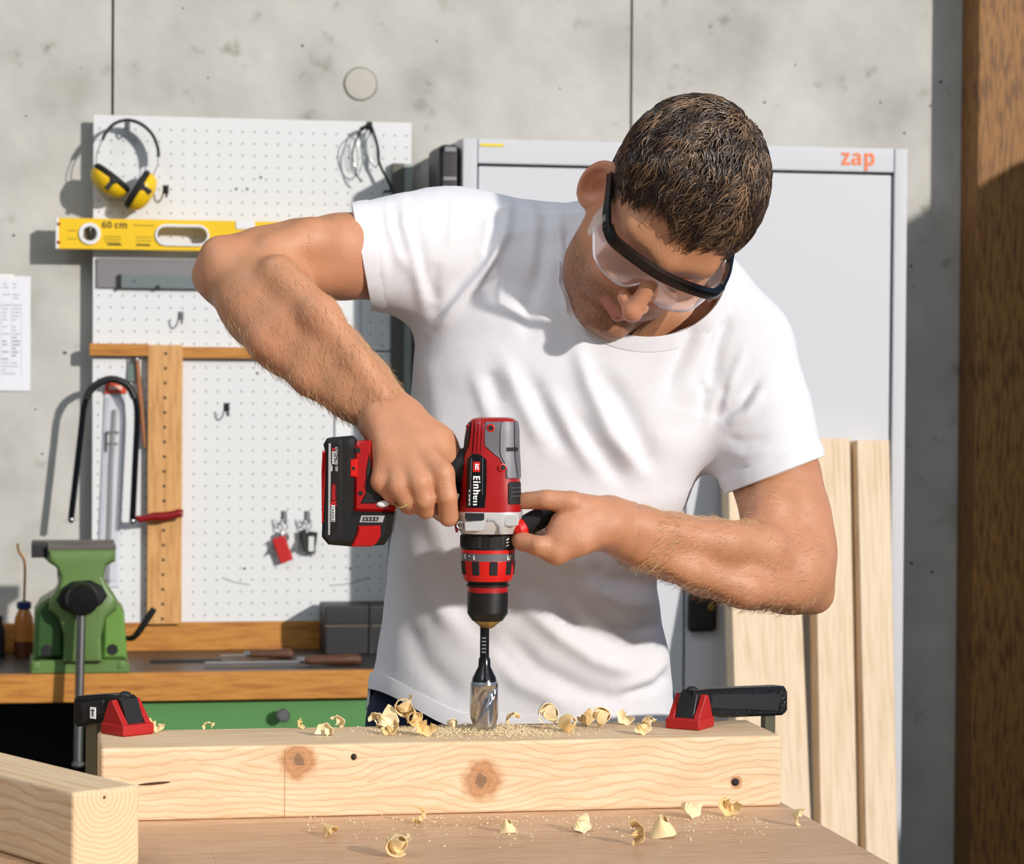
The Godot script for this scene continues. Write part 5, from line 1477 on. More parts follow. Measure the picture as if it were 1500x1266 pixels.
# camera axes -> own axes of a node standing at `at`
func person_mesh(v: PackedVector3Array, idx: PackedInt32Array, at: Vector3, colors := PackedColorArray(), nrm := PackedVector3Array()) -> ArrayMesh:
	var n := nrm if nrm.size() else normals_of(v, idx)
	var a := []; a.resize(Mesh.ARRAY_MAX)
	var t := Transform3D(cam_xf.basis, cam_xf.origin - at)
	var ci := idx.duplicate()
	for i in range(0, ci.size(), 3):
		var k := ci[i + 1]; ci[i + 1] = ci[i + 2]; ci[i + 2] = k
	a[Mesh.ARRAY_VERTEX] = t * v
	a[Mesh.ARRAY_NORMAL] = Transform3D(cam_xf.basis, Vector3.ZERO) * n
	a[Mesh.ARRAY_INDEX] = ci
	if colors.size(): a[Mesh.ARRAY_COLOR] = colors
	var m := ArrayMesh.new(); m.add_surface_from_arrays(Mesh.PRIMITIVE_TRIANGLES, a)
	return m

func C(px: float, py: float, d: float) -> Vector3:
	return Vector3((px - 750.0) / FPX * d, -(py - 633.0) / FPX * d, -d)

# chain of [px, py, distance, radius px]
func chain(f: Field, pts: Array, k := 0.012):
	for i in pts.size() - 1:
		var a = pts[i]; var b = pts[i + 1]
		f.add(C(a[0], a[1], a[2]), C(b[0], b[1], b[2]), a[3] * a[2] / FPX, b[3] * b[2] / FPX, k)

# ================================================================ the man
var HX: Transform3D      # head axes -> camera axes
var HI: Transform3D
var headf: Field
var torso_rows: Array
var sleeves := Field.new()
var skin_noise := FastNoiseLite.new()

func ell(p: Vector3, c: Vector3, r: Vector3) -> float:
	var q := (p - c) / r
	var l := q.length()
	if l < 1e-5: return -minf(r.x, minf(r.y, r.z))
	return l * (l - 1.0) / (q / r).length()

func head_sdf(pc: Vector3) -> float:
	var p := HI * pc
	var ax := Vector3(absf(p.x), p.y, p.z)
	var d := ell(p, Vector3(0, 0.036, -0.012), Vector3(0.0755, 0.091, 0.097))
	d = smin(d, ell(p, Vector3(0, 0.015, 0.022), Vector3(0.066, 0.075, 0.070)), 0.02)
	d = smin(d, ell(p, Vector3(0, -0.045, 0.026), Vector3(0.057, 0.068, 0.058)), 0.025)
	d = smin(d, headf.at(ax), 0.018)
	# eye sockets, lids, nose, lips
	var e := (ax - Vector3(0.032, 0.0, 0.103)).length() - 0.015
	d = -smin(-d, e, 0.014)
	d = smin(d, (ax - Vector3(0.031, -0.001, 0.0755)).length() - 0.0125, 0.004)
	var n := cone(ax, Vector3(0, 0.006, 0.089), Vector3(0, -0.041, 0.1155), 0.0086, 0.0092)
	n = smin(n, (ax - Vector3(0.0, -0.0455, 0.1165)).length() - 0.0092, 0.010)
	n = smin(n, (ax - Vector3(0.0120, -0.0455, 0.1005)).length() - 0.0074, 0.012)
	d = smin(d, n, 0.012)
	d = -smin(-d, (ax - Vector3(0.0075, -0.057, 0.105)).length() - 0.0035, 0.004)
	d = smin(d, cone(ax, Vector3(0.0, -0.0705, 0.0945), Vector3(0.021, -0.075, 0.082), 0.0058, 0.003), 0.006)
	d = smin(d, cone(ax, Vector3(0.0, -0.0805, 0.0925), Vector3(0.018, -0.0775, 0.082), 0.0065, 0.003), 0.006)
	d = -smin(-d, cone(ax, Vector3(0.0, -0.0755, 0.1005), Vector3(0.025, -0.0765, 0.0845), 0.0016, 0.0012), 0.003)
	return d

static func cone(p: Vector3, a: Vector3, b: Vector3, ra: float, rb: float) -> float:
	var ba := b - a; var pa := p - a
	var t := clampf(pa.dot(ba) / ba.length_squared(), 0.0, 1.0)
	return (pa - ba * t).length() - lerpf(ra, rb, t)

func ear_sdf(pc: Vector3) -> float:
	var p := HI * pc
	# ear axes: leaning back and standing off the head
	var q := p - Vector3(-0.0765, -0.014, -0.013)
	q = Basis.from_euler(Vector3(0.10, 0.85, 0.12)).inverse() * q
	# disc in the yz plane: y height, z depth
	var dz := q.z / 0.0185; var dy := q.y / (0.033 if q.y > 0 else 0.034)
	var r := sqrt(dz * dz + dy * dy)
	var plate := maxf((r - 1.0) * 0.018, absf(q.x - 0.0045 * (1.0 - r)) - 0.0062)
	var helix := sqrt(pow((r - 0.93) * 0.0195, 2.0) + pow(q.x + 0.0058, 2.0)) - 0.0040
	if q.z > 0.013 and q.y < 0.012: helix += 0.004
	var d := smin(plate, helix, 0.005)
	d = -smin(-d, ell(q, Vector3(-0.0110, -0.002, 0.004), Vector3(0.0135, 0.0175, 0.0108)), 0.003)
	d = smin(d, (q - Vector3(-0.001, -0.004, 0.0145)).length() - 0.0055, 0.005)
	d = smin(d, (q - Vector3(-0.001, -0.029, 0.006)).length() - 0.0075, 0.006)
	return d

func torso_sdf(p: Vector3) -> float:
	var n := torso_rows.size()
	var y := p.y
	var i := 0
	while i < n - 2 and y < torso_rows[i + 1][0]: i += 1
	var a = torso_rows[i]; var b = torso_rows[i + 1]
	var t: float = clampf((a[0] - y) / (a[0] - b[0]), 0.0, 1.0)
	t = t * t * (3.0 - 2.0 * t) * 0.5 + t * 0.5
	var cx := lerpf(a[1], b[1], t); var w := lerpf(a[2], b[2], t); var cz := lerpf(a[3], b[3], t); var hb := lerpf(a[4], b[4], t)
	var qx := (p.x - cx) / w; var qz := (p.z - cz) / hb
	var r := pow(pow(absf(qx), 2.35) + pow(absf(qz), 2.35), 1.0 / 2.35)
	var d := (r - 1.0) * minf(w, hb)
	return maxf(d, maxf(y - torso_rows[0][0], torso_rows[n - 1][0] - y))

func shirt_sdf(p: Vector3) -> float:
	return smin(torso_sdf(p), sleeves.at(p), 0.045)

func seg2(p: Vector2, a: Vector2, b: Vector2) -> Vector2:
	var ba := b - a
	var t := clampf((p - a).dot(ba) / ba.length_squared(), 0, 1)
	return Vector2(p.distance_to(a + ba * t), t)

func pxof(p: Vector3) -> Vector2:
	return Vector2(750.0 - FPX * p.x / p.z, 633.0 + FPX * p.y / p.z)

func build_person():
	var D := 2.83
	HX = Transform3D(Basis(Vector3(0.85, -0.438, -0.292), Vector3(0.507, 0.533, 0.677), Vector3(-0.141, -0.724, 0.675)).orthonormalized(), C(975, 316, D))
	HI = HX.affine_inverse()
	var at := W(790, 900, 3.0); at.y = 0.0
	var man := thing("person", "man in a white t-shirt and jeans, head bowed, drilling with both hands", "person", at)
	skin_noise.seed = 3; skin_noise.frequency = 30.0; skin_noise.fractal_octaves = 3
	build_body(man, at)
	build_shirt(man, at)
	build_jeans(man, at)
	build_hair(man, at)
	build_goggles()

func build_body(man: Node3D, at: Vector3):
	var V := PackedVector3Array(); var I := PackedInt32Array(); var COL := PackedColorArray()
	# head
	headf = Field.new()
	headf.add(Vector3(0.052, -0.045, 0.0), Vector3(0.040, -0.088, 0.034), 0.018, 0.018, 0.012)
	headf.add(Vector3(0.040, -0.088, 0.034), Vector3(0.010, -0.109, 0.073), 0.018, 0.0165, 0.012)
	headf.add(Vector3(0.0, -0.108, 0.076), Vector3(0.012, -0.108, 0.074), 0.0165, 0.016, 0.012)
	headf.add(Vector3(0.047, -0.024, 0.058), Vector3(0.058, -0.015, 0.03), 0.017, 0.015, 0.012)
	headf.add(Vector3(0.0, 0.019, 0.088), Vector3(0.045, 0.021, 0.069), 0.010, 0.010, 0.010)
	headf.add(Vector3(0.0, -0.066, 0.078), Vector3(0.022, -0.072, 0.070), 0.017, 0.014, 0.014)
	headf.add(Vector3(0.030, -0.045, 0.072), Vector3(0.034, -0.07, 0.062), 0.014, 0.014, 0.014)
	var neck := Field.new()
	neck.add(HX * Vector3(0, -0.04, -0.03), C(915, 415, 2.955), 0.058, 0.064, 0.03)
	neck.add(HX * Vector3(-0.02, -0.085, 0.02), C(880, 470, 2.93), 0.045, 0.055, 0.03)
	var both := func(p: Vector3) -> float: return smin(smin(head_sdf(p), ear_sdf(p), 0.006), neck.at(p), 0.022)
	var c := HX.origin
	body_add(V, I, COL, nets(both, c + Vector3(-0.15, -0.20, -0.17), c + Vector3(0.16, 0.17, 0.15), 0.0024), 1)
	# chest under the shirt
	var ch := Field.new()
	chain(ch, [[680, 372, 2.985, 55], [860, 405, 2.985, 72], [930, 430, 2.985, 72], [1075, 508, 2.985, 55]], 0.03)
	chain(ch, [[880, 460, 2.955, 62], [850, 620, 2.99, 100], [780, 950, 3.03, 95]], 0.04)
	body_add(V, I, COL, nets(ch.at, C(560, 1060, 3.0) - Vector3(0, 0, 0.2), C(1200, 270, 3.0) + Vector3(0, 0, 0.2), 0.014), 0)
	# right arm
	var ra := Field.new()
	chain(ra, [[650, 366, 2.975, 58], [560, 374, 2.94, 61], [500, 376, 2.91, 59], [440, 379, 2.88, 54], [385, 388, 2.86, 51], [340, 402, 2.85, 49]], 0.018)
	chain(ra, [[335, 398, 2.853, 42], [303, 405, 2.858, 20]], 0.02)
	chain(ra, [[322, 378, 2.845, 26], [326, 384, 2.845, 26]], 0.014)
	chain(ra, [[345, 405, 2.845, 50], [390, 442, 2.825, 67], [430, 485, 2.80, 65], [480, 528, 2.775, 56], [522, 565, 2.755, 49], [558, 598, 2.735, 43]], 0.014)
	chain(ra, [[408, 398, 2.785, 26], [470, 462, 2.752, 25], [525, 528, 2.728, 15], [560, 575, 2.712, 10]], 0.016)
	chain(ra, [[345, 440, 2.81, 24], [390, 500, 2.775, 24], [450, 556, 2.752, 18], [520, 600, 2.728, 12]], 0.014)
	chain(ra, [[510, 352, 2.885, 26], [460, 350, 2.855, 22], [400, 362, 2.825, 16]], 0.02)
	chain(ra, [[316, 366, 2.838, 15], [324, 372, 2.836, 16]], 0.012)
	body_add(V, I, COL, nets(ra.at, C(270, 660, 2.83) - Vector3(0, 0, 0.22), C(680, 270, 2.9) + Vector3(0, 0, 0.26), 0.004), 0)
	# left arm
	var la := Field.new()
	chain(la, [[1090, 540, 2.98, 58], [1120, 640, 2.95, 59], [1137, 700, 2.93, 61], [1152, 760, 2.91, 61], [1162, 810, 2.90, 59], [1164, 842, 2.89, 56]], 0.018)
	chain(la, [[1172, 850, 2.89, 44], [1196, 874, 2.895, 23]], 0.02)
	chain(la, [[1150, 834, 2.87, 64], [1095, 828, 2.845, 61], [1040, 817, 2.82, 55], [985, 801, 2.79, 47], [935, 785, 2.755, 41], [898, 772, 2.735, 37]], 0.014)
	chain(la, [[1125, 800, 2.82, 30], [1060, 795, 2.785, 27], [985, 780, 2.757, 17], [925, 764, 2.725, 11]], 0.016)
	chain(la, [[1165, 866, 2.85, 22], [1090, 862, 2.80, 25], [1010, 836, 2.768, 18], [940, 806, 2.742, 11]], 0.014)
	chain(la, [[1128, 725, 2.90, 30], [1130, 750, 2.87, 28], [1132, 780, 2.855, 22]], 0.02)
	body_add(V, I, COL, nets(la.at, C(860, 925, 2.83) - Vector3(0, 0, 0.22), C(1250, 470, 2.9) + Vector3(0, 0, 0.26), 0.004), 0)
	# right hand: back of the hand to the viewer, fingers closing round the grip
	var rh := Field.new()
	chain(rh, [[522, 566, 2.765, 26], [545, 586, 2.747, 36], [565, 608, 2.730, 40]], 0.02)
	for q in [[648, 694, 2.674, 17], [614, 707, 2.670, 17], [584, 712, 2.674, 16], [559, 706, 2.684, 15]]:
		chain(rh, [[566 + (q[0] - 600) * 0.3, 612, 2.715, 24], [(566 + q[0]) / 2.0 + 4, (612 + q[1]) / 2.0, 2.692, 19], q], 0.008)
	chain(rh, [[575, 625, 2.735, 38], [600, 670, 2.718, 36]], 0.02)
	chain(rh, [[598, 622, 2.722, 30], [640, 652, 2.712, 24], [658, 672, 2.712, 18]], 0.02)       # web to the thumb
	body_fingers(rh, [
		[[648, 694, 2.674, 17.5], [655, 728, 2.672, 15.0], [657, 757, 2.684, 14.5], [648, 752, 2.722, 13], [630, 742, 2.742, 12]],
		[[614, 707, 2.670, 17.0], [622, 732, 2.672, 15.0], [624, 746, 2.684, 14.5], [618, 742, 2.722, 13], [610, 728, 2.745, 12]],
		[[584, 712, 2.674, 16.0], [596, 733, 2.677, 14.0], [600, 741, 2.688, 13.5], [594, 737, 2.722, 12.5], [590, 722, 2.744, 11.5]],
		[[559, 706, 2.684, 15.0], [571, 722, 2.686, 12.5], [576, 730, 2.695, 12.0], [572, 728, 2.722, 11], [568, 714, 2.742, 10.5]]])
	chain(rh, [[612, 640, 2.735, 24], [645, 660, 2.745, 17], [665, 676, 2.752, 13.5], [664, 700, 2.752, 12]], 0.008)
	body_add(V, I, COL, nets(rh.at, C(500, 790, 2.71) - Vector3(0, 0, 0.09), C(700, 545, 2.71) + Vector3(0, 0, 0.10), 0.0024), 2)
	for q in [[648, 694, 2.664], [614, 706, 2.660], [584, 711, 2.664], [559, 705, 2.674]]:
		chain(rh, [[q[0] - 1, q[1] - 6, q[2], 10], [q[0] + 1, q[1] + 3, q[2], 9.5]], 0.007)
		chain(rh, [[575 + (q[0] - 600) * 0.3, 622, 2.698, 7], [(575 + q[0]) / 2.0 + 3, (618 + q[1]) / 2.0, 2.6765, 5.5], [q[0], q[1] - 6, q[2], 6]], 0.005)
	for q in [[656, 755, 2.678, 11.5], [623, 744, 2.679, 11], [599, 739, 2.683, 10.5]]: chain(rh, [q, [q[0], q[1] - 4, q[2], q[3]]], 0.006)
	chain(rh, [[600, 640, 2.688, 4], [618, 662, 2.682, 4.5], [622, 685, 2.674, 3.5]], 0.005)
	# left hand: fist round the side handle, thumb on top
	var lh := Field.new()
	chain(lh, [[945, 786, 2.762, 30], [920, 778, 2.747, 37], [893, 770, 2.732, 36]], 0.02)
	for q in [[815, 810, 2.690, 17.5], [828, 802, 2.716, 16.5], [842, 796, 2.745, 16], [856, 790, 2.770, 15]]:
		chain(lh, [[890, 772, 2.722 + (q[2] - 2.716) * 0.4, 24], [(880 + q[0]) / 2.0, (775 + q[1]) / 2.0, 2.71 + (q[2] - 2.716) * 0.7, 20], q], 0.010)
	chain(lh, [[888, 760, 2.725, 30], [848, 752, 2.708, 25]], 0.02)
	chain(lh, [[862, 760, 2.705, 24], [828, 772, 2.695, 18], [818, 790, 2.690, 17]], 0.016)
	for q in [[815, 809, 2.681, 10], [789, 799, 2.677, 9]]: chain(lh, [q, [q[0] + 5, q[1] - 2, q[2] + 0.002, q[3]]], 0.006)
	chain(lh, [[885, 775, 2.706, 8], [850, 793, 2.690, 6], [820, 806, 2.682, 6]], 0.006)
	chain(lh, [[888, 752, 2.706, 9], [855, 741, 2.697, 7], [830, 735, 2.685, 6]], 0.006)
	body_fingers(lh, [
		[[815, 810, 2.690, 17.5], [788, 800, 2.684, 15], [765, 793, 2.694, 14], [752, 784, 2.722, 12.5], [762, 768, 2.745, 11.5]],
		[[828, 802, 2.716, 16.5], [796, 798, 2.712, 14.5], [774, 790, 2.730, 13.5], [772, 772, 2.756, 12]],
		[[842, 796, 2.745, 16], [806, 796, 2.745, 14], [786, 786, 2.762, 13], [790, 766, 2.785, 12]],
		[[856, 790, 2.770, 15], [824, 790, 2.775, 12.5], [806, 780, 2.788, 11.5], [812, 764, 2.80, 11]],
		[[876, 750, 2.712, 21], [838, 737, 2.694, 17.5], [800, 732, 2.690, 14.5], [765, 734, 2.700, 12.5]]])
	body_add(V, I, COL, nets(lh.at, C(735, 850, 2.73) - Vector3(0, 0, 0.11), C(935, 700, 2.73) + Vector3(0, 0, 0.09), 0.0024), 2)
	var sk := mat(Color.WHITE, 0.46)
	sk.vertex_color_use_as_albedo = true
	sk.subsurf_scatter_enabled = true; sk.subsurf_scatter_strength = 0.06
	sk.heightmap_enabled = true; sk.heightmap_scale = 0.04; sk.heightmap_texture = noise_tex(0.11, [], [], 61, 4, 512)
	tri(sk, Vector3(9, 9, 9), false)
	inst("body", person_mesh(V, I, at, COL), sk, man)
	arm_hair(man, at, ra, [[360, 430, 2.83], [560, 600, 2.73], [640, 690, 2.67]], 62.0, 2600, 1)
	arm_hair(man, at, la, [[1180, 850, 2.88], [960, 792, 2.77], [880, 770, 2.72]], 62.0, 2600, 2)
	# ring on the right hand
	var rp := C(592, 730, 2.677); var rd := (C(600, 741, 2.688) - C(584, 712, 2.674)).normalized()
	var b := Basis(rd.cross(Vector3.BACK).normalized(), rd, rd.cross(Vector3.BACK).normalized().cross(rd))
	var ring := tube_ring(14.4 * 2.68 / FPX, 0.0011, 32, 8)
	ring = Transform3D(cam_xf.basis, cam_xf.origin - at) * (Transform3D(b, rp + Vector3(0, -0.003, 0)) * ring)
	part("ring", ring, mat(Color(0.80, 0.72, 0.50), 0.25, 0.9), man, 60)

# short fair hairs that lie along a forearm
func arm_hair(man: Node3D, at: Vector3, f: Field, line: Array, r_px: float, count: int, seed_: int):
	var r := RandomNumberGenerator.new(); r.seed = seed_
	var V := PackedVector3Array(); var N := PackedVector3Array(); var I := PackedInt32Array(); var COL := PackedColorArray()
	var P := []
	for q in line: P.append(C(q[0], q[1], q[2]))
	var down := cam_xf.basis.inverse() * Vector3.DOWN
	for c in count:
		var u := pow(r.randf(), 0.9) * 1.35
		var k := 0 if u < 1.0 else 1
		var ax: Vector3 = (P[k + 1] - P[k])
		var o: Vector3 = P[k] + ax * (u - k)
		ax = ax.normalized()
		var d := Vector3(r.randfn(), r.randfn(), r.randfn()); d = (d - ax * d.dot(ax)).normalized()
		# march out to the skin
		var p := o
		var t := 0.0
		for i in 12:
			var e := f.at(p)
			if e > -0.0004: break
			t += -e; p = o + d * t
		if f.at(p) > 0.002: continue
		var n := Vector3(f.at(p + Vector3(0.001, 0, 0)) - f.at(p), f.at(p + Vector3(0, 0.001, 0)) - f.at(p), f.at(p + Vector3(0, 0, 0.001)) - f.at(p)).normalized()
		var dir := (ax * 0.8 + n * 0.35 + down * 0.35 + Vector3(r.randfn(), r.randfn(), r.randfn()) * 0.22).normalized()
		var side := dir.cross(n).normalized()
		var len := r.randf_range(0.006, 0.013)
		var base := V.size()
		var col := Color(0.50, 0.30, 0.13).lerp(Color(0.85, 0.62, 0.34), r.randf())
		var q := p
		for s in 4:
			var b := side.cross(dir).normalized()
			var rk := 0.00020 * (1.0 - s * 0.25)
			for j in 3:
				var a := TAU * j / 3.0
				V.append(q + (side * cos(a) + b * sin(a)) * rk); N.append(side * cos(a) + b * sin(a)); COL.append(col)
			q += dir * len / 3.0
			dir = (dir - n * 0.18).normalized()
		for s in 3:
			for j in 3:
				var l := (j + 1) % 3
				I.append_array([base + s * 3 + j, base + s * 3 + l + 3, base + s * 3 + l, base + s * 3 + j, base + s * 3 + j + 3, base + s * 3 + l + 3])
	var m := mat(Color.WHITE, 0.4); m.vertex_color_use_as_albedo = true
	inst("arm_hair", person_mesh(V, I, at, COL, N), m, man).set_meta("kind", "stuff")

func body_fingers(f: Field, list: Array):
	for pts in list:
		for i in pts.size() - 1:
			var a = pts[i]; var b = pts[i + 1]
			f.add(C(a[0], a[1], a[2]), C(b[0], b[1], b[2]), a[3] * a[2] / FPX, b[3] * b[2] / FPX, 0.002 if i > 0 else 0.005)

func body_add(V: PackedVector3Array, I: PackedInt32Array, COL: PackedColorArray, m: Array, mode: int):
	var v: PackedVector3Array = m[0]; var idx: PackedInt32Array = m[1]
	v = relax(v, idx, 1, 0.4)
	var base := V.size()
	for p in v:
		var c := Color(0.53, 0.245, 0.132)
		var n := skin_noise.get_noise_3dv(p)
		c = c * (1.0 + 0.10 * n); c.g *= 1.0 - 0.05 * skin_noise.get_noise_3dv(p * 0.35 + Vector3(3, 0, 0))
		if mode == 1:
			var q := HI * p
			var ax := absf(q.x)
			# stubble over jaw, chin and upper lip
			var s := smoothstep(-0.045, -0.065, q.y + 0.25 * maxf(0.0, ax - 0.03)) * smoothstep(-0.015, 0.02, q.z) * smoothstep(-0.150, -0.125, q.y)
			s *= 1.0 - 0.75 * smoothstep(0.012, 0.004, absf(q.y + 0.0755)) * smoothstep(0.028, 0.02, ax)
			var fine := skin_noise.get_noise_3dv(p * 9.0)
			c = c.lerp(Color(0.17, 0.09, 0.05), clampf(s * (0.58 + 0.6 * fine), 0, 0.85))
			var lip := smoothstep(0.026, 0.018, ax) * smoothstep(0.0105, 0.006, absf(q.y + 0.0755)) * smoothstep(0.07, 0.08, q.z)
			c = c.lerp(Color(0.50, 0.19, 0.14), lip * 0.7)
			var red := smoothstep(0.03, 0.0, q.distance_to(Vector3(0, -0.043, 0.112))) + smoothstep(0.04, 0.02, q.distance_to(Vector3(-0.082, -0.01, -0.012)))
			c = c.lerp(Color(0.62, 0.25, 0.16), clampf(red, 0, 1) * 0.6)
		c.a = 1.0
		COL.append(c)
	V.append_array(v)
	for i in idx: I.append(i + base)

# ---------------------------------------------------------------- shirt
func folds() -> Array:
	return [
		[[[589, 293], [592, 330], [604, 370], [616, 415], [625, 462]], 6.0, 8.0], [[[567, 301], [571, 335], [585, 375], [602, 402]], 4.0, 7.0], [[[548, 304], [552, 340], [560, 380], [565, 430]], 3.0, 7.0],
		[[[602, 292], [610, 345], [622, 400], [632, 450]], -5.0, 7.0], [[[579, 300], [582, 340], [594, 380]], -4.0, 6.0], [[[557, 303], [560, 335], [570, 370]], -3.0, 6.0],
		[[[740, 282], [745, 310], [740, 345], [716, 390], [682, 430], [652, 470], [628, 487]], 7.0, 6.5], [[[726, 290], [729, 330], [710, 372], [676, 412], [640, 458]], -6.0, 8.0],
		[[[663, 290], [663, 330], [656, 365]], 3.0, 6.0], [[[718, 310], [712, 350], [700, 385]], 3.0, 5.0], [[[640, 380], [636, 420], [640, 450]], -3.0, 6.0],
		[[[768, 288], [785, 320], [782, 380], [772, 430]], 5.0, 8.0], [[[800, 300], [797, 360], [772, 450], [775, 500]], -6.0, 11.0],
		[[[812, 300], [820, 350], [832, 420], [845, 480]], 5.0, 7.0], [[[829, 330], [838, 400], [850, 462]], -4.0, 5.0],
		[[[843, 500], [861, 560], [894, 635], [953, 707]], 9.0, 10.0], [[[868, 530], [918, 602], [946, 656], [954, 700]], -9.0, 13.0], [[[838, 600], [878, 662], [918, 715]], -7.0, 11.0],
		[[[800, 560], [840, 640], [880, 700]], 6.0, 10.0], [[[770, 540], [800, 610], [835, 670]], -6.0, 10.0], [[[735, 520], [765, 590], [800, 660]], 6.0, 10.0], [[[715, 540], [735, 600]], -4.0, 8.0], [[[694, 545], [712, 600], [735, 650]], 4.0, 8.0],
		[[[1020, 458], [1001, 514], [974, 581]], -8.0, 9.0], [[[1071, 455], [1052, 505], [1040, 575]], -8.0, 8.0], [[[1036, 470], [1020, 530], [1000, 600]], 5.0, 11.0],
		[[[1025, 554], [1033, 576], [1028, 615]], -5.0, 6.0], [[[1114, 551], [1085, 592], [1046, 619]], -6.0, 5.5], [[[1065, 560], [1045, 619]], -6.0, 5.5], [[[1095, 500], [1070, 560], [1052, 600]], 4.0, 7.0], [[[1120, 570], [1095, 605], [1062, 625]], 4.0, 6.0],
		[[[1060, 640], [1090, 648], [1130, 640]], -2.5, 5.0], [[[1060, 662], [1095, 668], [1140, 655]], 2.0, 5.0], [[[1066, 684], [1100, 690]], -2.0, 4.5],
		[[[750, 873], [820, 933], [870, 967], [940, 990]], 8.0, 10.0], [[[767, 852], [812, 876], [856, 920], [955, 962]], -8.0, 11.0], [[[603, 800], [630, 870], [672, 930]], 6.0, 12.0], [[[640, 800], [672, 880], [720, 950], [780, 1000]], -6.0, 13.0],
		[[[730, 920], [790, 980], [860, 1015], [930, 1030]], -6.0, 10.0], [[[700, 930], [760, 1000], [840, 1040]], 6.0, 11.0], [[[853, 820], [888, 850], [953, 858]], -9.0, 9.0], [[[850, 850], [900, 885], [962, 890]], 6.0, 11.0], [[[880, 905], [930, 925], [972, 915]], -6.0, 8.0],
		[[[900, 1012], [950, 992], [984, 955]], 5.0, 7.0], [[[905, 1022], [960, 1006], [984, 982]], -6.0, 6.0], [[[930, 830], [952, 842], [962, 862]], 6.0, 7.0], [[[780, 800], [850, 826], [880, 838]], 6.0, 9.0],
		[[[600, 690], [640, 780], [660, 850]], 4.0, 14.0], [[[590, 900], [620, 970], [680, 1030]], -4.0, 12.0], [[[610, 500], [640, 600], [650, 700]], 3.0, 14.0],
	]

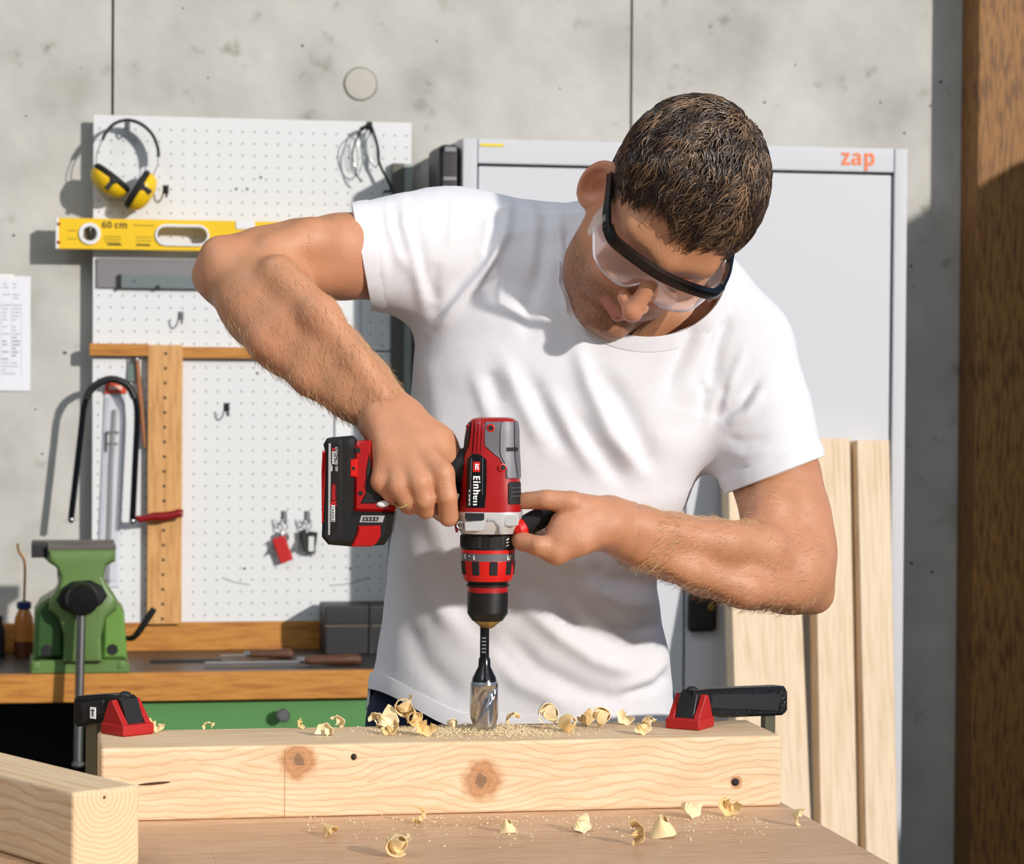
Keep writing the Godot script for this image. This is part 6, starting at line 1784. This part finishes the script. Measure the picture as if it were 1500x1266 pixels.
func build_shirt(man: Node3D, at: Vector3):
	torso_rows = []
	for q in [[322, 690, 1020, 2.990, 0.075], [350, 645, 1055, 2.988, 0.088], [400, 622, 1078, 2.985, 0.100], [480, 612, 1070, 2.980, 0.112], [560, 604, 1056, 2.975, 0.118], [640, 594, 1042, 2.975, 0.120], [720, 584, 1012, 2.980, 0.118], [800, 572, 976, 2.985, 0.115], [842, 568, 960, 2.990, 0.114], [900, 561, 967, 2.995, 0.116], [960, 552, 980, 3.0, 0.119], [1010, 540, 985, 3.01, 0.123], [1090, 530, 990, 3.02, 0.128]]:
		var d: float = q[3]
		torso_rows.append([-(q[0] - 633.0) / FPX * d, ((q[1] + q[2]) / 2.0 - 750.0) / FPX * d, (q[2] - q[1]) / 2.0 / FPX * d, -d, q[4]])
	chain(sleeves, [[655, 352, 2.975, 66], [880, 400, 2.985, 90]], 0.04)
	chain(sleeves, [[1085, 508, 2.985, 66], [930, 420, 2.985, 90]], 0.05)
	chain(sleeves, [[500, 375, 2.915, 66], [530, 374, 2.93, 66], [600, 370, 2.955, 74], [665, 368, 2.98, 86]], 0.035)
	chain(sleeves, [[1146, 740, 2.91, 64], [1137, 700, 2.93, 65], [1112, 610, 2.955, 70], [1085, 515, 2.985, 74]], 0.035)
	var m := nets(shirt_sdf, C(440, 1100, 3.02) - Vector3(0, 0, 0.16), C(1240, 260, 3.0) + Vector3(0, 0, 0.2), 0.0065)
	var v: PackedVector3Array = m[0]; var idx: PackedInt32Array = m[1]
	# one finer step, then the folds
	var fine := subdivide(v, idx); v = fine[0]; idx = fine[1]
	v = relax(v, idx, 2, 0.5)
	var n := normals_of(v, idx)
	var fl := folds()
	var cloth := FastNoiseLite.new(); cloth.seed = 12; cloth.frequency = 9.0; cloth.fractal_octaves = 3
	for i in v.size():
		var p := v[i]; var px := pxof(p)
		var front := smoothstep(-0.15, 0.35, n[i].dot(-p.normalized()))
		var s := 0.0
		for f in fl:
			var pts: Array = f[0]
			var best := 1e9; var par := 0.0
			var box: float = f[2] * 4.0
			for k in pts.size() - 1:
				var r := seg2(px, Vector2(pts[k][0], pts[k][1]), Vector2(pts[k + 1][0], pts[k + 1][1]))
				if r.x < best: best = r.x; par = (k + r.y) / (pts.size() - 1)
			if best > box: continue
			var w: float = f[2] * 1.25
			var taper := clampf(sin(PI * clampf(par, 0.04, 0.96)) * 1.6, 0.0, 1.0)
			s += f[1] * 0.00085 * exp(-best * best / (w * w)) * taper
		var c := 0.0012 * cloth.get_noise_3dv(p)
		v[i] = p + n[i] * (s * front + c)
	# openings
	var g := PackedFloat32Array(); g.resize(v.size())
	var r0 := Vector2(517, 306); var r1 := Vector2(543, 442); var rn := Vector2(-(r1.y - r0.y), r1.x - r0.x).normalized()
	var l0 := Vector2(1073, 719); var l1 := Vector2(1196, 672); var ln := Vector2(-(l1.y - l0.y), l1.x - l0.x).normalized()
	for i in v.size():
		var px := pxof(v[i]); var d := -v[i].z
		var a := -1e3
		if px.y < 482.0: a = maxf(a, (px - r0).dot(rn))
		if px.x > 1048.0: a = maxf(a, (px - l0).dot(ln))
		# neck hole: a tilted oval, higher at the back
		var e := Vector2((px.x - 948.0) / 114.0, (px.y - 404.0 + maxf(0.0, d - 2.93) * 900.0) / 90.0)
		a = maxf(a, (1.0 - e.length()) * 90.0)
		# hem
		var hy := 1008.0 + 62.0 * smoothstep(530.0, 690.0, px.x) if d < 3.02 else 1040.0
		a = maxf(a, px.y - hy)
		g[i] = a
	var cutm := cut(v, idx, g); v = cutm[0]; idx = cutm[1]
	n = normals_of(v, idx)
	# give the cloth its thickness
	var V := v.duplicate(); var N := n.duplicate(); var I := idx.duplicate()
	var nv := v.size()
	for i in nv: V.append(v[i] - n[i] * 0.0012); N.append(-n[i])
	for i in range(0, idx.size(), 3): I.append_array([idx[i] + nv, idx[i + 2] + nv, idx[i + 1] + nv])
	var loops := loops_of(idx)
	for l in loops:
		for k in l.size():
			var a: int = l[k]; var b: int = l[(k + 1) % l.size()]
			I.append_array([a, a + nv, b + nv, a, b + nv, b])
	var sm := mat(Color(0.87, 0.87, 0.89), 0.95)
	sm.rim_enabled = true; sm.rim = 0.15; sm.metallic_specular = 0.2
	sm.heightmap_enabled = true; sm.heightmap_scale = 0.03; sm.heightmap_texture = noise_tex(0.09, [], [], 71, 3, 512)
	sm.backlight_enabled = true; sm.backlight = Color(0.18, 0.17, 0.17)
	tri(sm, Vector3(14, 14, 14), false)
	var sh := inst("shirt", person_mesh(V, I, at, PackedColorArray(), N), sm, man)
	# ribbed neckband and hems follow the openings
	for l in loops:
		var cen := Vector2.ZERO
		for k in l: cen += pxof(v[k])
		cen /= l.size()
		if l.size() < 40: continue
		var neckb := cen.distance_to(Vector2(940, 390)) < 90.0
		var hem := cen.y > 900.0
		var wd := 0.017 if neckb else 0.019
		var th := 0.0022 if neckb else 0.0008
		var st := 3 if neckb else 2
		var pts := PackedVector3Array(); var nn := PackedVector3Array()
		for k in range(0, l.size(), st):
			var p := Vector3.ZERO; var q := Vector3.ZERO
			for j in range(-4, 5):
				p += v[l[(k + j + l.size()) % l.size()]]; q += n[l[(k + j + l.size()) % l.size()]]
			pts.append(p / 9.0); nn.append(q.normalized())
		var rings := []
		for k in pts.size():
			var t := (pts[(k + 1) % pts.size()] - pts[(k + pts.size() - 1) % pts.size()]).normalized()
			var w := nn[k].cross(t).normalized()
			rings.append(PackedVector3Array([pts[k] + nn[k] * (th + 0.0006), pts[k] + w * wd * 0.5 + nn[k] * (th + 0.0012), pts[k] + w * wd + nn[k] * (th * 0.7), pts[k] + w * wd - nn[k] * 0.0008, pts[k] - w * 0.0005 - nn[k] * 0.0016]))
		rings.append(rings[0])
		var s := loft(rings, false)
		s = Transform3D(cam_xf.basis, cam_xf.origin - at) * s
		part("neckband" if neckb else ("hem" if hem else "sleeve_hem"), s, sm, sh, 50)

func subdivide(v: PackedVector3Array, idx: PackedInt32Array) -> Array:
	var mid := {}; var out := PackedInt32Array()
	for i in range(0, idx.size(), 3):
		var e := [0, 0, 0]
		for k in 3:
			var a := idx[i + k]; var b := idx[i + (k + 1) % 3]
			var key := a * 4194304 + b if a < b else b * 4194304 + a
			if not mid.has(key): mid[key] = v.size(); v.append((v[a] + v[b]) * 0.5)
			e[k] = mid[key]
		out.append_array([idx[i], e[0], e[2], e[0], idx[i + 1], e[1], e[2], e[1], idx[i + 2], e[0], e[1], e[2]])
	return [v, out]

# ---------------------------------------------------------------- jeans
func build_jeans(man: Node3D, at: Vector3):
	var f := Field.new()
	var x := cam_xf.basis.inverse()
	var dn := x * Vector3.DOWN
	var hip := C(765, 1075, 3.03)
	f.add(hip + Vector3(-0.085, 0, 0), hip + Vector3(0.085, 0, 0), 0.088, 0.088, 0.03)
	f.add(hip + Vector3(-0.085, 0.05, 0), hip + Vector3(0.09, 0.05, 0), 0.078, 0.078, 0.03)
	var hy := 0.0
	for s: float in [-1.0, 1.0]:
		var a := hip + Vector3(0.09 * s, 0, 0)
		var down := 1.37 + (cam_xf.basis * a).y
		f.add(a, a + dn * down * 0.5 + Vector3(0.03 * s, 0, 0.02), 0.09, 0.066, 0.03)
		f.add(a + dn * down * 0.5 + Vector3(0.03 * s, 0, 0.02), a + dn * (down - 0.08) + Vector3(0.05 * s, 0, 0), 0.066, 0.055, 0.02)
	var m := nets(f.at, hip + Vector3(-0.30, -1.1, -0.2), hip + Vector3(0.30, 0.16, 0.2), 0.012)
	var v: PackedVector3Array = relax(m[0], m[1], 1)
	var jm := mat(Color.WHITE, 0.9)
	jm.albedo_texture = noise_tex(0.2, [Color(0.03, 0.05, 0.12), Color(0.07, 0.11, 0.24), Color(0.12, 0.17, 0.32)], [0, 0.5, 1], 81, 3, 256)
	tri(jm, Vector3(14, 14, 14), false)
	inst("jeans", person_mesh(v, m[1], at), jm, man)
	for s: float in [-1.0, 1.0]:
		var foot := hip + Vector3(0.14 * s, 0, 0)
		var g := cam_xf.basis * foot + cam_xf.origin; g.y = 0.0
		var sh := cat([xf(ball(Vector3(0.05, 0.055, 0.13), Vector3.ZERO, 20), Transform3D(Basis.IDENTITY, Vector3(0, 0.05, 0.04))), sbox(Vector3(0.10, 0.03, 0.27), 0.012, Vector3(0, 0.015, 0.04), 2)])
		part("shoe", mv(rot(sh, Vector3.UP, -10.5 + 8.0 * s), g - at), M.rubber, man)

# ---------------------------------------------------------------- hair
func hairline(z: float, x: float) -> float:
	var t := [[0.075, 0.070], [0.055, 0.062], [0.040, 0.030], [0.026, 0.0], [0.016, -0.022], [0.006, 0.0], [-0.018, 0.018], [-0.04, -0.025], [-0.12, -0.06]]
	if z >= t[0][0]: return t[0][1] - 0.006 * cos(x * 60.0)
	for i in t.size() - 1:
		if z >= t[i + 1][0]: return lerpf(t[i + 1][1], t[i][1], (z - t[i + 1][0]) / (t[i][0] - t[i + 1][0]))
	return -0.06

func build_hair(man: Node3D, at: Vector3):
	var r := RandomNumberGenerator.new(); r.seed = 5
	var cen := Vector3(0, 0.036, -0.012); var rad := Vector3(0.0765, 0.092, 0.098)
	var wave := FastNoiseLite.new(); wave.seed = 9; wave.frequency = 34.0; wave.fractal_octaves = 2
	# scalp cover
	var cover := func(pc: Vector3) -> float:
		var p := HI * pc
		var hl := hairline(p.z, p.x)
		var e := ell(p, cen, rad + Vector3.ONE * (0.005 + 0.0035 * wave.get_noise_3dv(p * 1.6)))
		return maxf(e, (hl + 0.006 - p.y) * 0.7)
	var c := HX.origin
	var m := nets(cover, c + Vector3(-0.15, -0.17, -0.17), c + Vector3(0.17, 0.17, 0.15), 0.004)
	var hm := mat(Color(0.20, 0.13, 0.085), 0.75)
	var hair := inst("hair", person_mesh(relax(m[0], m[1], 1), m[1], at), hm, man)
	# tufts: tapered, bent strands
	var V := PackedVector3Array(); var N := PackedVector3Array(); var I := PackedInt32Array(); var COL := PackedColorArray()
	var crown := Vector3(0.012, 0.118, -0.052)
	var down := HI.basis * Vector3(0, -1, 0)
	var made := 0
	while made < 10500:
		var u := Vector3(r.randfn(), r.randfn(), r.randfn()).normalized()
		var p := cen + u * (rad + Vector3.ONE * 0.001)
		var hl := hairline(p.z, p.x)
		if p.y < hl + 0.003 * r.randfn(): continue
		made += 1
		var n := (u / rad).normalized()
		var flow := p - crown; flow = (flow - n * flow.dot(n))
		var dist := flow.length(); flow = flow.normalized()
		var swirl := n.cross(flow)
		var w1 := wave.get_noise_3dv(p); var w2 := wave.get_noise_3dv(p + Vector3(5, 1, 2))
		flow = (flow + swirl * (0.45 * exp(-dist * 30.0) + 0.9 * w1) + Vector3(-0.25, 0, 0) * smoothstep(0.03, 0.08, p.z)).normalized()
		var top := smoothstep(0.02, 0.09, p.y)
		var len := lerpf(0.013, 0.036, top) * r.randf_range(0.7, 1.25)
		if p.z > 0.06: len *= 0.85
		var lift := lerpf(0.25, 0.95, top) + 0.65 * w2 + (0.7 if r.randf() < 0.05 else 0.0)
		var rr := r.randf_range(0.0006, 0.0015)
		var shade := clampf(0.42 + 0.9 * w2 + 0.30 * r.randfn(), 0.0, 1.0)
		var col := Color(0.026, 0.014, 0.008).lerp(Color(0.29, 0.172, 0.095), shade * shade)
		var q := p + n * 0.002
		var dir := (flow + n * lift).normalized()
		var ph := r.randf() * TAU
		var base := V.size()
		var side := dir.cross(n).normalized()
		var seg := 6
		for k in seg + 1:
			var t := float(k) / seg
			var rk := rr * (1.0 - t * 0.85)
			var b := side.cross(dir).normalized()
			for j in 3:
				var a := TAU * j / 3.0
				var o := side * cos(a) + b * sin(a)
				V.append(q + o * rk); N.append(o); COL.append(col)
			var step := len / seg
			q += dir * step + side * sin(t * 7.0 + ph) * step * 0.45
			# keep above the scalp, curl back towards it, sag a little
			dir = (dir - n * (lift * 0.38) + flow * 0.12 + down * 0.05 + swirl * w1 * 0.25).normalized()
			var e := ell(q, cen, rad)
			if e < 0.002 + 0.004 * top: q += n * (0.002 + 0.004 * top - e)
		for k in seg:
			for j in 3:
				var l := (j + 1) % 3
				var a0 := base + k * 3 + j; var a1 := base + k * 3 + l
				I.append_array([a0, a1 + 3, a1, a0, a0 + 3, a1 + 3])
	for i in V.size(): V[i] = HX * V[i]; N[i] = HX.basis * N[i]
	var sm := mat(Color.WHITE, 0.36); sm.vertex_color_use_as_albedo = true; sm.metallic_specular = 0.62
	var st := inst("hair_strands", person_mesh(V, I, at, COL, N), sm, hair)
	st.set_meta("kind", "stuff")

# ---------------------------------------------------------------- safety glasses
func build_goggles():
	var at := cam_xf * HX.origin
	var bs := (cam_xf.basis * HX.basis).orthonormalized()
	var g := thing("safety_glasses", "clear safety glasses with thick black top bar worn by man", "safety glasses", at, "", bs)
	var blk := mat(Color(0.02, 0.02, 0.022), 0.25)
	# half outline of the bar in head axes, bridge to ear
	var half := [Vector3(0.0, 0.0125, 0.1075), Vector3(0.024, 0.0128, 0.1055), Vector3(0.046, 0.0125, 0.1005), Vector3(0.064, 0.0115, 0.0925), Vector3(0.0725, 0.0118, 0.079)]
	var path := []
	for i in range(half.size() - 1, 0, -1): path.append(Vector3(-half[i].x, half[i].y, half[i].z))
	path.append_array(half)
	path = smooth_pts(path, 5)
	var rings := []
	for i in path.size():
		var t: Vector3 = (path[mini(i + 1, path.size() - 1)] - path[maxi(i - 1, 0)]).normalized()
		var o := Vector3.UP.cross(t).normalized() * -1.0
		if o.z < 0.0: o = -o
		var y := 0.0062; var w := 0.0042
		rings.append(PackedVector3Array([path[i] + Vector3(0, y, 0) - o * w, path[i] + Vector3(0, y, 0) + o * w * 0.6, path[i] + Vector3(0, y * 0.4, 0) + o * w, path[i] - Vector3(0, y * 0.6, 0) + o * w, path[i] - Vector3(0, y, 0) + o * w * 0.5, path[i] - Vector3(0, y, 0) - o * w]))
	part("top_bar", loft(rings), blk, g, 40)
	for s: float in [-1.0, 1.0]:
		var tp := [Vector3(0.0725 * s, 0.0118, 0.079), Vector3(0.0770 * s, 0.0135, 0.057), Vector3(0.0785 * s, 0.0140, 0.03), Vector3(0.080 * s, 0.0125, 0.0), Vector3(0.080 * s, 0.004, -0.022), Vector3(0.078 * s, -0.016, -0.034)]
		tp = smooth_pts(tp, 4)
		var rg := []
		for i in tp.size():
			var t: Vector3 = (tp[mini(i + 1, tp.size() - 1)] - tp[maxi(i - 1, 0)]).normalized()
			var o := Vector3.RIGHT * s
			var up := t.cross(o).normalized()
			if up.y < 0.0: up = -up
			var hy := lerpf(0.0068, 0.0035, float(i) / tp.size())
			rg.append(PackedVector3Array([tp[i] + up * hy - o * 0.0018, tp[i] + up * hy + o * 0.0018, tp[i] - up * hy + o * 0.0018, tp[i] - up * hy - o * 0.0018]))
		part("temple_arm", loft(rg), blk, g, 30)
	var clear := mat(Color(0.98, 0.95, 0.99, 0.10), 0.04); clear.transparency = BaseMaterial3D.TRANSPARENCY_ALPHA
	# shield: outline from side wing over the lenses, notch for the nose
	var grid := []
	var nx := 44; var ny := 10
	for i in nx + 1:
		var u := lerpf(-1.0, 1.0, float(i) / nx)
		var a := absf(u)
		var k := a * (half.size() - 1)
		var x := 0.0735 * u
		var z := 0.1070 - 0.024 * pow(a, 2.8)
		if a > 0.86: z -= (a - 0.86) * 0.16
		var y0 := 0.0095
		var y1 := -0.036 + 0.022 * exp(-pow(x / 0.013, 2.0)) + 0.016 * pow(a, 5.0)
		var row := PackedVector3Array()
		for j in ny + 1:
			var t := float(j) / ny
			row.append(Vector3(x, lerpf(y0, y1, t), z - 0.010 * t * t * (1.0 - 0.4 * a)))
		grid.append(row)
	var sh := PackedVector3Array()
	for i in nx:
		for j in ny:
			var A: Vector3 = grid[i][j]; var Bv: Vector3 = grid[i + 1][j]; var Cv: Vector3 = grid[i + 1][j + 1]; var Dv: Vector3 = grid[i][j + 1]
			quad(sh, A, Dv, Cv, Bv)
			var o := Vector3(0, 0, -0.0018)
			quad(sh, A + o, Bv + o, Cv + o, Dv + o)
	part("lens_shield", sh, clear, g, 60)
	var edge := []
	for i in nx + 1: edge.append(grid[i][ny] + Vector3(0, 0, -0.0009))
	part("lens_edge", tube(edge, 0.0012, 6), mat(Color(0.88, 0.86, 0.90), 0.15), g)
	for s: float in [-1.0, 1.0]:
		var w := poly([[0.070, 0.014], [0.030, 0.012], [0.034, -0.020], [0.052, -0.026], [0.068, -0.018]])
		var pr := prism(w, -0.0008, 0.0008)
		# side wing: its x runs back along the temple
		pr = xf(pr, Transform3D(Basis(Vector3(0.06 * s, 0, 1).normalized(), Vector3.UP, Vector3(0.06 * s, 0, 1).normalized().cross(Vector3.UP)), Vector3(0.0735 * s, 0, 0.003)))
		part("side_shield", pr, clear, g)
